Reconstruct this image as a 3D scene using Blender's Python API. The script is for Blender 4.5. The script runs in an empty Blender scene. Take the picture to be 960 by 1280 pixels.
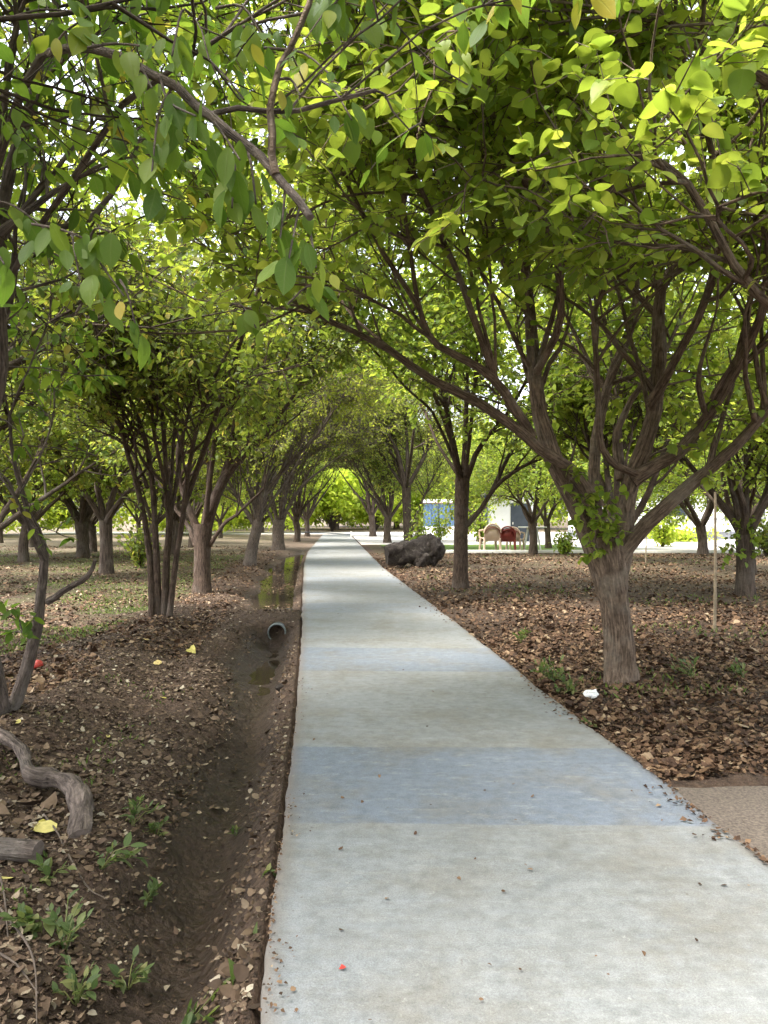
import bpy, math, random
import numpy as np

rng = np.random.default_rng(7)
random.seed(7)
R = math.radians
COL = bpy.context.scene.collection
EYE = 1.5
F = 960.0            # focal length of the photograph in its own pixels
HZ = 645.0           # row of the horizon


def reseed(k):
    global rng
    rng = np.random.default_rng(k)


def P(px, py, Y):
    """a point of the place from its column, row and distance in metres"""
    return np.array([(px - 480.0) / F * Y, Y, EYE - (py - HZ) / F * Y])


# ------------------------------------------------------------------ scene objects
def tag(o, label=None, cat=None, group=None, kind=None):
    for k, v in (('label', label), ('category', cat), ('group', group), ('kind', kind)):
        if v:
            o[k] = v
    return o


def thing(name, label, cat, loc, group=None, rz=0.0):
    o = bpy.data.objects.new(name, None)
    o.empty_display_size = 0.2
    COL.objects.link(o)
    o.location = [float(c) for c in loc]
    o.rotation_euler = (0, 0, rz)
    return tag(o, label, cat, group)


class Acc:
    """collects vertices and faces, then links them as one mesh object"""

    def __init__(self):
        self.v, self.f3, self.f4, self.n = [], [], [], 0
        self.uv3, self.uv4 = [], []
        self.has_uv = False

    def add(self, v, f4=None, f3=None, uv=None):
        v = np.asarray(v, np.float32).reshape(-1, 3)
        uvv = np.zeros((len(v), 2), np.float32) if uv is None else np.asarray(uv, np.float32)
        if uv is not None:
            self.has_uv = True
        if f4 is not None and len(f4):
            f4 = np.asarray(f4, np.int64).reshape(-1, 4)
            self.f4.append(f4 + self.n)
            self.uv4.append(uvv[f4])
        if f3 is not None and len(f3):
            f3 = np.asarray(f3, np.int64).reshape(-1, 3)
            self.f3.append(f3 + self.n)
            self.uv3.append(uvv[f3])
        self.v.append(v)
        self.n += len(v)
        return self

    def mesh(self, name, mat, origin=(0, 0, 0), smooth=True):
        me = bpy.data.meshes.new(name)
        V = np.concatenate(self.v) - np.asarray(origin, np.float32)
        q = np.concatenate(self.f4) if self.f4 else np.zeros((0, 4), np.int64)
        t = np.concatenate(self.f3) if self.f3 else np.zeros((0, 3), np.int64)
        me.vertices.add(len(V))
        me.vertices.foreach_set('co', V.astype(np.float32).ravel())
        nl = q.size + t.size
        me.loops.add(nl)
        me.loops.foreach_set('vertex_index', np.concatenate([q.ravel(), t.ravel()]).astype(np.int32))
        me.polygons.add(len(q) + len(t))
        tot = np.concatenate([np.full(len(q), 4), np.full(len(t), 3)]).astype(np.int32)
        st = np.concatenate([[0], np.cumsum(tot)[:-1]]).astype(np.int32) if len(tot) else tot
        me.polygons.foreach_set('loop_start', st)
        me.polygons.foreach_set('loop_total', tot)
        me.polygons.foreach_set('use_smooth', np.full(len(tot), smooth))
        if self.has_uv:
            uvl = me.uv_layers.new(name='UVMap')
            u = [x.reshape(-1, 2) for x in self.uv4] + [x.reshape(-1, 2) for x in self.uv3]
            uvl.data.foreach_set('uv', np.concatenate(u).astype(np.float32).ravel())
        me.update(calc_edges=True)
        me.validate()
        if mat:
            me.materials.append(mat)
        return me

    def build(self, name, mat, parent=None, origin=(0, 0, 0), smooth=True):
        o = bpy.data.objects.new(name, self.mesh(name, mat, origin, smooth))
        COL.objects.link(o)
        if parent:
            o.parent = parent
        return o


def norm(a):
    return a / np.maximum(np.linalg.norm(a, axis=-1, keepdims=True), 1e-9)


def tubes(acc, pts, rad, sides, cap=False, knobble=0.0):
    """pts (M,p,3), rad (M,p): M tubes at once"""
    pts = np.asarray(pts, float)
    rad = np.asarray(rad, float)
    M, p, _ = pts.shape
    t = norm(np.gradient(pts, axis=1))
    av = norm(pts[:, -1] - pts[:, 0])
    ref = np.where(np.abs(av[:, 2:3]) < 0.8, np.array([[0, 0, 1.0]]), np.array([[1.0, 0, 0]]))
    a = np.cross(av, ref)[:, None, :] + 0 * t
    n = norm(a - (a * t).sum(-1, keepdims=True) * t)
    b = np.cross(t, n)
    ang = np.arange(sides) / sides * 2 * np.pi
    rr = rad[:, :, None] * np.ones((1, 1, sides))
    if knobble:
        ph = rng.uniform(0, 6.28, (M, 1, 1))
        rr = rr * (1 + knobble * (np.sin(ang * 2 + ph + np.arange(p)[None, :, None] * .5) * .6 + np.sin(ang * 3 - ph + np.arange(p)[None, :, None] * .33)
                                  + rng.normal(0, .35, rr.shape)))
    ring = pts[:, :, None, :] + rr[..., None] * (np.cos(ang)[None, None, :, None] * n[:, :, None, :] + np.sin(ang)[None, None, :, None] * b[:, :, None, :])
    V = ring.reshape(-1, 3)
    L = np.concatenate([np.zeros((M, 1)), np.cumsum(np.linalg.norm(np.diff(pts, axis=1), axis=-1), 1)], 1)
    uv = np.zeros((M, p, sides, 2))
    uv[..., 0] = (np.abs(((ang / np.pi) + 1) % 2 - 1) * 3.14)[None, None, :] * np.maximum(rad[:, :1], .004)[:, :, None]
    uv[..., 1] = L[:, :, None] + rng.uniform(0, 20, (M, 1, 1))
    base = (np.arange(M) * p * sides)[:, None, None] + (np.arange(p - 1) * sides)[None, :, None]
    k = np.arange(sides)
    k2 = (k + 1) % sides
    q = np.stack([base + k, base + k2, base + k2 + sides, base + k + sides], -1)
    acc.add(V, q.reshape(-1, 4), uv=uv.reshape(-1, 2))
    if cap:
        for m in range(M):
            o = m * p * sides
            for ringi, rev in ((0, True), (p - 1, False)):
                ids = [o + ringi * sides + j for j in range(sides)]
                c = pts[m, ringi]
                vv = np.concatenate([V[ids], c[None]])
                f = [(j, (j + 1) % sides, sides) for j in range(sides)]
                if rev:
                    f = [(b_, a_, c_) for a_, b_, c_ in f]
                acc.add(vv, None, f)


def smooth_line(pts, n):
    """Catmull-Rom through pts, n samples"""
    p = np.asarray(pts, float)
    if len(p) == 2:
        u = np.linspace(0, 1, n)[:, None]
        return p[0] * (1 - u) + p[1] * u
    q = np.vstack([2 * p[0] - p[1], p, 2 * p[-1] - p[-2]])
    s = np.linspace(0, len(p) - 1 - 1e-6, n)
    i = s.astype(int)
    u = (s - i)[:, None]
    a, b, c, d = q[i], q[i + 1], q[i + 2], q[i + 3]
    return .5 * (2 * b + (c - a) * u + (2 * a - 5 * b + 4 * c - d) * u ** 2 + (3 * b - a - 3 * c + d) * u ** 3)


def box(acc, lo, hi):
    x0, y0, z0 = lo
    x1, y1, z1 = hi
    v = [(x0, y0, z0), (x1, y0, z0), (x1, y1, z0), (x0, y1, z0), (x0, y0, z1), (x1, y0, z1), (x1, y1, z1), (x0, y1, z1)]
    f = [(0, 3, 2, 1), (4, 5, 6, 7), (0, 1, 5, 4), (1, 2, 6, 5), (2, 3, 7, 6), (3, 0, 4, 7)]
    acc.add(v, f)
    return acc


def bevel(o, w=0.01, seg=2):
    m = o.modifiers.new('bevel', 'BEVEL')
    m.width = w
    m.segments = seg
    m.limit_method = 'ANGLE'
    return o


# ------------------------------------------------------------------ smooth value noise on arrays
def _hash(i, j, s):
    h = np.sin(i * 127.1 + j * 311.7 + s * 74.7) * 43758.5453
    return h - np.floor(h)


def vnoise(x, y, s=0):
    xi, yi = np.floor(x), np.floor(y)
    u, v = x - xi, y - yi
    u, v = u * u * (3 - 2 * u), v * v * (3 - 2 * v)
    return (_hash(xi, yi, s) * (1 - u) + _hash(xi + 1, yi, s) * u) * (1 - v) + (_hash(xi, yi + 1, s) * (1 - u) + _hash(xi + 1, yi + 1, s) * u) * v


def fbm(x, y, s=0, o=4):
    r, a = 0, .5
    for k in range(o):
        r = r + a * (vnoise(x, y, s + k) - .5) * 2
        x, y, a = x * 2.03, y * 2.03, a * .5
    return r


# ------------------------------------------------------------------ the path and the lie of the land
LY = np.array([-30, 2.27, 4.06, 5.65, 7.02, 9.93, 16.9, 24, 32, 62.6, 80])
LX = np.array([2.4, -.37, -.52, -.65, -.785, -1.06, -1.78, -2.5, -3.2, -5.0, -6.0])
RY = np.array([-30, 3.31, 4.43, 6.13, 8.47, 13.1, 22.2, 41.1, 62.6, 80])
RX = np.array([4.6, 1.66, 1.585, 1.41, 1.225, .82, 0.0, -1.3, -2.75, -3.8])


def left_edge(Y):
    return np.interp(Y, LY, LX)


def right_edge(Y):
    return np.interp(Y, RY, RX)


def mid(Y):
    return (left_edge(Y) + right_edge(Y)) / 2


def sstep(a, b, x):
    t = np.clip((x - a) / (b - a), 0, 1)
    return t * t * (3 - 2 * t)


def ground_z(X, Y):
    X = np.asarray(X, float)
    Y = np.asarray(Y, float)
    s = X - left_edge(Y)
    w = right_edge(Y) - left_edge(Y)
    near = np.clip(1.3 - Y / 45, 0.05, 1)
    bank = sstep(.25, .6, -s) * (1 - sstep(1.3, 1.9, -s))
    rough = fbm(X * 7, Y * 7, 13, 4) * (.014 + .030 * bank) + fbm(X * 1.1, Y * 1.1, 3) * .05 + fbm(X * 4, Y * 4, 9, 4) * .034
    # left: ditch along the path, bank and flat orchard floor
    wob = fbm(Y * .5, Y * 0 + 3.3, 21, 3) * .14
    sl = -s + wob * sstep(.1, .6, -s)
    wide = 1 + .6 * sstep(12.5, 15, Y) * (1 - sstep(30, 36, Y)) + .25 * np.exp(-((Y - 9) / 1.4) ** 2)
    d1 = sstep(0.0, .36, sl)
    d2 = 1 - sstep(.34 * wide, (1.02 + .35 * fbm(Y * .8, Y * 0 + 8, 77, 3)) * wide, sl)
    depth = .31 * (1 - sstep(32, 38, Y))
    dam = np.exp(-((Y - 11.95) / .88) ** 8)
    depth_here = depth * (1 - 1.22 * dam) + .05 * np.exp(-((Y - 9.3) / 1.3) ** 2) - .03 * sstep(6.5, 4.5, Y)
    z_left = -.05 - depth_here * d1 * d2 + .16 * np.exp(-((sl - 1.9) / .75) ** 2) * (1 - sstep(11, 14, Y)) * sstep(1.2, 1.9, sl)
    # a shallow side furrow on the left floor
    z_left = z_left - .10 * np.exp(-((Y - 11.6 - .10 * X) / .5) ** 2) * sstep(1.9, 2.8, sl)
    z_left = z_left + rough * (0.35 + .65 * sstep(.0, .3, sl)) * near
    # right
    sr = s - w
    z_right = -.05 + .05 * sstep(.25, 1.4, sr) + rough * sstep(0, .5, sr) * near * .9
    pad = sstep(4.45, 4.36, Y) * sstep(-.1, .02, sr)
    z_right = z_right * (1 - pad) + (-.075) * pad
    far = sstep(28, 31, Y)
    z_right = z_right * (1 - far) + (-.02) * far
    z = np.where(s < 0, z_left, np.where(sr > 0, z_right, -.13))
    z = np.where(Y > 58, -.03 + 0 * z, z)
    return z


def ray_ground(px, py):
    Y = F * EYE / (py - HZ)
    for _ in range(25):
        X = (px - 480) / F * Y
        z = float(ground_z(X, Y))
        Y = .5 * Y + .5 * F * (EYE - z) / (py - HZ)
    X = (px - 480) / F * Y
    return np.array([X, Y, float(ground_z(X, Y))])


# ------------------------------------------------------------------ materials
def new_mat(name):
    m = bpy.data.materials.new(name)
    m.use_nodes = True
    nt = m.node_tree
    nt.nodes.clear()
    return m, nt


class NT:
    def __init__(self, name):
        self.m, self.nt = new_mat(name)

    def n(self, typ, **kw):
        nd = self.nt.nodes.new(typ)
        for k, v in kw.items():
            if k in nd.inputs.keys():
                self.link(v, nd.inputs[k])
            elif hasattr(nd, k):
                setattr(nd, k, v)
        return nd

    def link(self, v, sock):
        if isinstance(v, bpy.types.NodeSocket):
            self.nt.links.new(v, sock)
        else:
            if sock.type == 'RGBA' and not hasattr(v, '__len__'):
                v = (v, v, v, 1)
            elif sock.type == 'RGBA' and len(v) == 3:
                v = (*v, 1)
            sock.default_value = v

    def noise(self, scale, detail=4, rough=.55, vec=None, dist=0):
        nd = self.n('ShaderNodeTexNoise')
        nd.inputs['Scale'].default_value = scale
        nd.inputs['Detail'].default_value = detail
        nd.inputs['Roughness'].default_value = rough
        nd.inputs['Distortion'].default_value = dist
        if vec is not None:
            self.nt.links.new(vec, nd.inputs['Vector'])
        return nd.outputs['Fac']

    def ramp(self, fac, stops, interp='LINEAR'):
        nd = self.n('ShaderNodeValToRGB')
        cr = nd.color_ramp
        cr.interpolation = interp
        while len(cr.elements) < len(stops):
            cr.elements.new(.5)
        for e, (p, c) in zip(cr.elements, stops):
            e.position = p
            e.color = (c, c, c, 1) if not hasattr(c, '__len__') else (*c, 1)
        self.link(fac, nd.inputs['Fac'])
        return nd.outputs['Color']

    def mix(self, fac, a, b, mode='MIX'):
        nd = self.n('ShaderNodeMix', data_type='RGBA', blend_type=mode)
        self.link(fac, nd.inputs[0])
        self.link(a, nd.inputs[6])
        self.link(b, nd.inputs[7])
        return nd.outputs[2]

    def math(self, op, a, b=0.0, c=0.0, clamp=False):
        nd = self.n('ShaderNodeMath', operation=op, use_clamp=clamp)
        for k, v in enumerate((a, b, c)):
            self.link(v, nd.inputs[k])
        return nd.outputs[0]

    def mapping(self, vec, scale=(1, 1, 1), loc=(0, 0, 0)):
        nd = self.n('ShaderNodeMapping')
        nd.inputs['Scale'].default_value = scale
        nd.inputs['Location'].default_value = loc
        self.nt.links.new(vec, nd.inputs['Vector'])
        return nd.outputs['Vector']

    def bump(self, h, strength=.5, dist=.02, normal=None):
        nd = self.n('ShaderNodeBump')
        nd.inputs['Strength'].default_value = strength
        nd.inputs['Distance'].default_value = dist
        self.nt.links.new(h, nd.inputs['Height'])
        if normal is not None:
            self.nt.links.new(normal, nd.inputs['Normal'])
        return nd.outputs['Normal']

    def principled(self, color, rough=.8, spec=.3, normal=None, metal=0.0):
        nd = self.n('ShaderNodeBsdfPrincipled')
        self.link(color, nd.inputs['Base Color'])
        self.link(rough, nd.inputs['Roughness'])
        nd.inputs['Specular IOR Level'].default_value = spec
        nd.inputs['Metallic'].default_value = metal
        if normal is not None:
            self.nt.links.new(normal, nd.inputs['Normal'])
        return nd.outputs[0]

    def out(self, sh):
        o = self.n('ShaderNodeOutputMaterial')
        self.nt.links.new(sh, o.inputs['Surface'])
        return self.m

    @property
    def pos(self):
        return self.n('ShaderNodeNewGeometry').outputs['Position']

    @property
    def obj(self):
        return self.n('ShaderNodeTexCoord').outputs['Object']

    @property
    def uv(self):
        return self.n('ShaderNodeTexCoord').outputs['UV']

    @property
    def island(self):
        return self.n('ShaderNodeNewGeometry').outputs['Random Per Island']


def leaf_mat(name, ramp, trans_ramp, mixf=.5, rough=.45, spec=.25):
    g = NT(name)
    isl = g.island
    c = g.ramp(isl, ramp)
    nz = g.noise(9, 2, vec=g.pos)
    c = g.mix(.35, c, g.mix(nz, (.35, .4, .3), (1.4, 1.3, 1.3)), 'MULTIPLY')
    t = g.ramp(isl, trans_ramp)
    su = g.n('ShaderNodeSeparateXYZ')
    g.nt.links.new(g.uv, su.inputs[0])
    ay = g.math('ABSOLUTE', su.outputs[1])
    vein = g.math('SINE', g.math('MULTIPLY', g.math('SUBTRACT', su.outputs[0], g.math('MULTIPLY', ay, .8)), 44))
    vm = g.math('MAXIMUM', g.ramp(ay, [(.0, 1.0), (.022, 0.0)]), g.math('MULTIPLY', g.ramp(vein, [(.86, 0.0), (.98, 1.0)]), .45))
    c = g.mix(g.math('MULTIPLY', vm, .45), c, g.mix(.5, c, (.42, .46, .16)))
    t = g.mix(g.math('MULTIPLY', vm, .4), t, g.mix(.5, t, (.08, .12, .01)))
    t = g.mix(.3, t, g.mix(nz, (.5, .55, .4), (1.3, 1.25, 1.2)), 'MULTIPLY')
    p = g.principled(c, rough, spec, g.bump(vm, .25, .004))
    tr = g.n('ShaderNodeBsdfTranslucent')
    g.link(t, tr.inputs['Color'])
    mx = g.n('ShaderNodeMixShader')
    mx.inputs[0].default_value = mixf
    g.nt.links.new(p, mx.inputs[1])
    g.nt.links.new(tr.outputs[0], mx.inputs[2])
    return g.out(mx.outputs[0])


def bark_mat(name, dark, light, lichen=(.22, .21, .18), k=1.0):
    g = NT(name)
    uv = g.uv
    v1 = g.mapping(uv, (48 * k, 7 * k, 1))
    n1 = g.noise(1.0, 5, .65, v1, .6)
    n2 = g.noise(2.6, 4, .6, g.pos)
    n3 = g.noise(38, 3, .6, g.pos)
    c = g.ramp(n1, [(.32, [q * .7 for q in dark]), (.5, [(q + r_) * .45 for q, r_ in zip(dark, light)]), (.66, [q * 1.08 for q in light])])
    c = g.mix(g.ramp(n2, [(.52, 0.0), (.7, .65)]), c, lichen)
    c = g.mix(.5, c, g.ramp(n3, [(.3, .55), (.7, 1.25)]), 'MULTIPLY')
    h = g.math('ADD', g.math('MULTIPLY', n1, 1.0), g.math('MULTIPLY', n3, .35))
    return g.out(g.principled(c, .9, .15, g.bump(h, 1.0, .035)))


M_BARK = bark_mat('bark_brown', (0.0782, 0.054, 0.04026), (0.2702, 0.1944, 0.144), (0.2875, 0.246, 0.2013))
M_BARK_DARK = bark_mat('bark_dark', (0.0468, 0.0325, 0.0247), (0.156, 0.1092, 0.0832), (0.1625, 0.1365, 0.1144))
M_BARK_GREY = bark_mat('bark_grey', (.075, .058, .05), (.235, .185, .158), (.235, .205, .18))
M_BARK_FAR = bark_mat('bark_far', (.045, .033, .026), (.140, .104, .082), (.15, .13, .11), k=.5)

M_LEAF_R = leaf_mat('leaf_fresh_green',
                    [(0, (0.0935, 0.1595, 0.0242)), (.5, (0.165, 0.253, 0.0352)), (.85, (0.231, 0.3135, 0.0462)), (1, (0.297, 0.363, 0.066))],
                    [(0, (0.3059, 0.425, 0.044)), (.6, (0.4698, 0.5667, 0.0605)), (1, (0.6555, 0.6882, 0.099))], .50)
M_LEAF_L = leaf_mat('leaf_dull_green',
                    [(0, (.080, .125, .026)), (.6, (.135, .185, .036)), (.9, (.20, .235, .045)), (.95, (.34, .30, .06)), (1, (.40, .30, .07))],
                    [(0, (.25, .35, .04)), (.7, (.40, .48, .06)), (.92, (.50, .54, .07)), (1, (.60, .50, .08))], .5)
M_LEAF_BIG = leaf_mat('leaf_large_drooping',
                      [(0, (0.0575, 0.1125, 0.022)), (.6, (0.1092, 0.1812, 0.032)), (.90, (0.1667, 0.2313, 0.04)), (.97, (0.322, 0.325, 0.05)), (1, (0.414, 0.3125, 0.07))],
                      [(0, (0.1875, 0.3375, 0.035)), (.75, (0.3375, 0.4995, 0.05)), (.94, (0.525, 0.621, 0.06)), (1, (0.625, 0.513, 0.07))], .45, .5, .2)
M_LEAF_O = leaf_mat('leaf_olive',
                    [(0, (0.1063, 0.1438, 0.0275)), (.6, (0.1875, 0.2188, 0.0425)), (1, (0.2875, 0.3, 0.06875))],
                    [(0, (0.312, 0.408, 0.042)), (.6, (0.504, 0.564, 0.06)), (1, (0.72, 0.72, 0.108))], .5)
M_LEAF_FAR = leaf_mat('leaf_far_painted_sun',  # sunlight on the far foliage is put into these paler colours
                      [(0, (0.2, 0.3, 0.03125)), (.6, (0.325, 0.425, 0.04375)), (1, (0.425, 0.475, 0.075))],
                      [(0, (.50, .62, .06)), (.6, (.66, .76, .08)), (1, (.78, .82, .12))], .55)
M_GRASS = leaf_mat('grass_blade', [(0, (.06, .10, .02)), (.6, (.12, .18, .035)), (1, (.22, .24, .07))], [(0, (.15, .28, .05)), (1, (.30, .40, .08))], .3)
M_WEED = leaf_mat('leaf_weed',
                  [(0, (.055, .085, .032)), (.6, (.105, .145, .055)), (1, (.24, .23, .09))],
                  [(0, (.15, .28, .05)), (1, (.30, .40, .08))], .3)


def litter_mat(name, stops, rough=.75):
    g = NT(name)
    c = g.ramp(g.island, stops)
    n = g.noise(40, 2, vec=g.pos)
    c = g.mix(.4, c, g.ramp(n, [(.3, .6), (.7, 1.3)]), 'MULTIPLY')
    return g.out(g.principled(c, rough, .25))


M_LITTER = litter_mat('litter_brown', [(0, (.032, .018, .011)), (.35, (.080, .043, .025)), (.7, (.140, .080, .045)), (.9, (.21, .132, .076)), (1, (.32, .235, .15))])
M_LITTER_L = litter_mat('litter_mixed', [(0, (.042, .028, .019)), (.4, (.095, .060, .038)), (.75, (.165, .112, .073)), (.92, (.27, .205, .14)), (1, (.40, .345, .26))])
M_YELLOW = litter_mat('leaf_fallen_yellow', [(0, (.45, .38, .08)), (.6, (.55, .48, .16)), (1, (.50, .36, .16))])


def ground_material():
    g = NT('orchard_soil')
    pos = g.pos
    n1 = g.noise(1.1, 5, .6, pos)
    n2 = g.noise(14, 5, .7, pos)
    n3 = g.noise(70, 3, .7, pos)
    v = g.n('ShaderNodeTexVoronoi', feature='F1')
    v.inputs['Scale'].default_value = 26
    g.nt.links.new(pos, v.inputs['Vector'])
    soil = g.ramp(n2, [(.28, (0.0419, 0.02639, 0.01806)), (.55, (0.08874, 0.05623, 0.03825)), (.78, (0.1602, 0.1067, 0.07331))])
    crumbs = g.mix(g.ramp(n3, [(.60, 0.0), (.72, .8)]), soil, (.21, .165, .125))
    bits = g.ramp(v.outputs['Color'], [(.1, (.03, .019, .013)), (.6, (.085, .055, .037)), (.95, (.18, .125, .085))])
    c = g.mix(g.ramp(v.outputs['Distance'], [(.25, .7), (.6, 0.0)]), crumbs, bits)
    att = g.n('ShaderNodeAttribute', attribute_name='zone')
    sep = g.n('ShaderNodeSeparateColor')
    g.nt.links.new(att.outputs['Color'], sep.inputs[0])
    wet, green, pale = sep.outputs[0], sep.outputs[1], sep.outputs[2]
    mud = g.ramp(n2, [(.3, (0.02912, 0.01795, 0.012)), (.6, (0.06272, 0.04013, 0.027)), (.85, (0.1176, 0.07814, 0.053))])
    wn = g.math('ADD', wet, g.math('MULTIPLY', g.math('SUBTRACT', n1, .5), .8), clamp=True)
    wetm = g.math('MULTIPLY', wn, g.ramp(wet, [(.05, 0.0), (.35, 1.0)]))
    c = g.mix(wetm, c, mud)
    gm = g.math('MULTIPLY', green, g.ramp(g.noise(2.3, 5, .7, pos), [(.42, 0.0), (.60, .8)]))
    c = g.mix(gm, c, g.ramp(n3, [(.3, (.050, .075, .020)), (.7, (.14, .165, .05))]))
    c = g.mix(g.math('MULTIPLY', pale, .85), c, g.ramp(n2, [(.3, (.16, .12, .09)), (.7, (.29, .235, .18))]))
    rgh = g.math('SUBTRACT', .95, g.math('MULTIPLY', wetm, g.ramp(n1, [(.4, .30), (.6, .62)])))
    h = g.math('ADD', g.math('MULTIPLY', n2, 1.0), g.math('ADD', g.math('MULTIPLY', n3, .35), g.math('MULTIPLY', v.outputs['Distance'], -.5)))
    return g.out(g.principled(c, rgh, .3, g.bump(h, .9, .05)))


def path_material():
    g = NT('painted_concrete')
    pos = g.pos
    sep = g.n('ShaderNodeSeparateXYZ')
    g.nt.links.new(pos, sep.inputs[0])
    x, y = sep.outputs[0], sep.outputs[1]
    big = g.noise(.9, 5, .6, pos)
    med = g.noise(4.2, 6, .65, pos)
    drag = g.noise(3.0, 5, .65, g.mapping(pos, (1.2, 7.5, 1)))
    fine = g.noise(140, 3, .7, pos)
    c = g.ramp(med, [(.25, (0.1603, 0.1603, 0.149)), (.5, (0.2079, 0.2079, 0.1959)), (.78, (0.2643, 0.2652, 0.253))])
    # worn pale blue wash over the whole path, stronger on its left side
    uvs = g.n('ShaderNodeSeparateXYZ')
    g.nt.links.new(g.uv, uvs.inputs[0])
    across = uvs.outputs[0]
    wash = g.math('ADD', g.ramp(across, [(.0, .62), (.40, .30), (.75, .22), (1, .42)]), g.math('MULTIPLY', g.math('SUBTRACT', drag, .5), .9), clamp=True)
    c = g.mix(wash, c, (.238, .256, .280))
    # painted bands
    yw = g.math('ADD', y, g.math('ADD', g.math('MULTIPLY', g.math('SUBTRACT', g.noise(7, 4, .6, pos), .5), .06), g.math('MULTIPLY', x, .02)))
    bands = None
    for a, b, k in ((3.75, 4.99, .80), (7.42, 8.75, .74), (11.9, 13.2, .35), (17.3, 18.8, .35), (23.5, 25.5, .3)):
        up = g.n('ShaderNodeMapRange', interpolation_type='SMOOTHSTEP')
        dn = g.n('ShaderNodeMapRange', interpolation_type='SMOOTHSTEP')
        for nd, e0, e1 in ((up, a - .012, a + .012), (dn, b + .012, b - .012)):
            g.link(yw, nd.inputs[0])
            nd.inputs[1].default_value, nd.inputs[2].default_value = min(e0, e1), max(e0, e1)
            nd.inputs[3].default_value, nd.inputs[4].default_value = (0, 1) if e0 < e1 else (1, 0)
        m = g.math('MULTIPLY', g.math('MULTIPLY', up.outputs[0], dn.outputs[0]), k)
        bands = m if bands is None else g.math('MAXIMUM', bands, m)
    wear = g.ramp(g.math('ADD', g.math('MULTIPLY', drag, .5), g.math('MULTIPLY', med, .5)), [(.30, .72), (.52, 1.0), (.72, .55)])
    blue = g.mix(big, (.128, .158, .212), (.168, .195, .240))
    c = g.mix(g.math('MULTIPLY', bands, wear), c, blue)
    # whitish scuffs beside the bands and chalky patches
    sc = g.ramp(g.noise(5.5, 6, .75, g.mapping(pos, (1, 2.6, 1), (3, 1, 0))), [(.54, 0.0), (.70, .8)])
    c = g.mix(sc, c, (0.2812, 0.2888, 0.285))
    st = g.ramp(g.noise(1.7, 6, .7, g.mapping(pos, (1, 1, 1), (9, 4, 0))), [(.46, 0.0), (.68, .62)])
    c = g.mix(st, c, (.170, .152, .122))
    blot = g.noise(14, 6, .7, pos)
    c = g.mix(.6, c, g.ramp(blot, [(.28, .62), (.5, 1.0), (.72, 1.28)]), 'MULTIPLY')
    c = g.mix(.7, c, g.ramp(fine, [(.25, .66), (.75, 1.3)]), 'MULTIPLY')
    grit = g.noise(420, 2, .8, pos)
    c = g.mix(.55, c, g.ramp(grit, [(.32, .55), (.5, 1.0), (.68, 1.35)]), 'MULTIPLY')
    chip = g.ramp(g.noise(24, 5, .8, g.mapping(pos, (1, 1, 1), (5, 2, 0))), [(.63, 0.0), (.67, .7)])
    c = g.mix(chip, c, (0.3268, 0.323, 0.304))
    edge = g.math('ADD', g.ramp(across, [(0, 1.0), (.045, 0.0), (.965, 0.0), (1, 1.0)]), g.math('MULTIPLY', g.math('SUBTRACT', blot, .5), 1.1), clamp=True)
    c = g.mix(g.math('MULTIPLY', edge, g.ramp(across, [(0, .7), (.09, 0.0), (.92, 0.0), (1, .7)])), c, (.15, .115, .085))
    sp = g.ramp(g.noise(33, 2, .6, pos), [(.70, 0.0), (.76, .6)])
    c = g.mix(sp, c, (0.1216, 0.1102, 0.0912))
    h = g.math('ADD', g.math('MULTIPLY', fine, .35), g.math('ADD', med, g.math('MULTIPLY', drag, .6)))
    rg = g.math('ADD', .62, g.math('MULTIPLY', med, .3))
    return g.out(g.principled(c, rg, .32, g.bump(h, .28, .02)))


def plain(name, col, rough=.8, var=.25, scale=6, bump=.2, spec=.3, metal=0.0):
    g = NT(name)
    n = g.noise(scale, 5, .65, g.pos)
    c = g.mix(1.0, col, g.ramp(n, [(.3, 1 - var), (.7, 1 + var)]), 'MULTIPLY')
    return g.out(g.principled(c, rough, spec, g.bump(n, bump, .01), metal))


M_GROUND = ground_material()
M_PATH = path_material()
M_WALL = plain('white_render', (.78, .78, .76), .85, .06, 1.5)
M_PLINTH = plain('grey_plinth', (.16, .165, .18), .8, .2, 2)
M_KERB = plain('pale_kerb', (.62, .60, .56), .85, .15, 4)
M_ROAD = plain('pale_concrete_road', (.46, .43, .40), .9, .12, 1.2)
M_SAND = plain('sandy_paving', (.135, .108, .088), .9, .55, 60, 1.0)
M_WOOD = plain('weathered_wood', (.12, .092, .074), .9, .4, 20, .6)
M_CREAM = plain('cream_plastic', (.62, .46, .36), .5, .06, 8, .05)
M_STRIPE = plain('brown_plastic', (.22, .10, .07), .5, .1, 8, .05)
M_RED = plain('maroon_plastic', (.17, .028, .022), .45, .12, 8, .05)
M_WHITEP = plain('white_plastic', (.72, .72, .70), .5, .05, 8, .05)
M_BLUE = plain('blue_metal', (.10, .17, .28), .55, .15, 3, .1)
M_PINK = plain('faded_red_paint', (.50, .25, .23), .6, .15, 3, .1)
M_DARK = plain('dark_grey_metal', (.05, .06, .075), .5, .2, 3, .1)
M_GLASS = plain('window_glass', (.03, .04, .05), .08, .1, 2, .0, .6)
M_PIPE = plain('black_pvc', (.018, .020, .022), .42, .2, 12, .1, .5)
M_PIPE_RIM = plain('pipe_rim', (.17, .19, .19), .45, .2, 20, .1, .5)
M_PAPER = plain('white_paper', (.80, .79, .77), .8, .05, 30, .2)
M_APPLE = plain('red_fruit', (.42, .045, .035), .35, .4, 25, .05, .5)
M_STAKE = plain('thin_stake', (.24, .19, .13), .85, .3, 20, .3)
M_ROOF = plain('roof_grey', (.32, .31, .30), .8, .1, 2)


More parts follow.
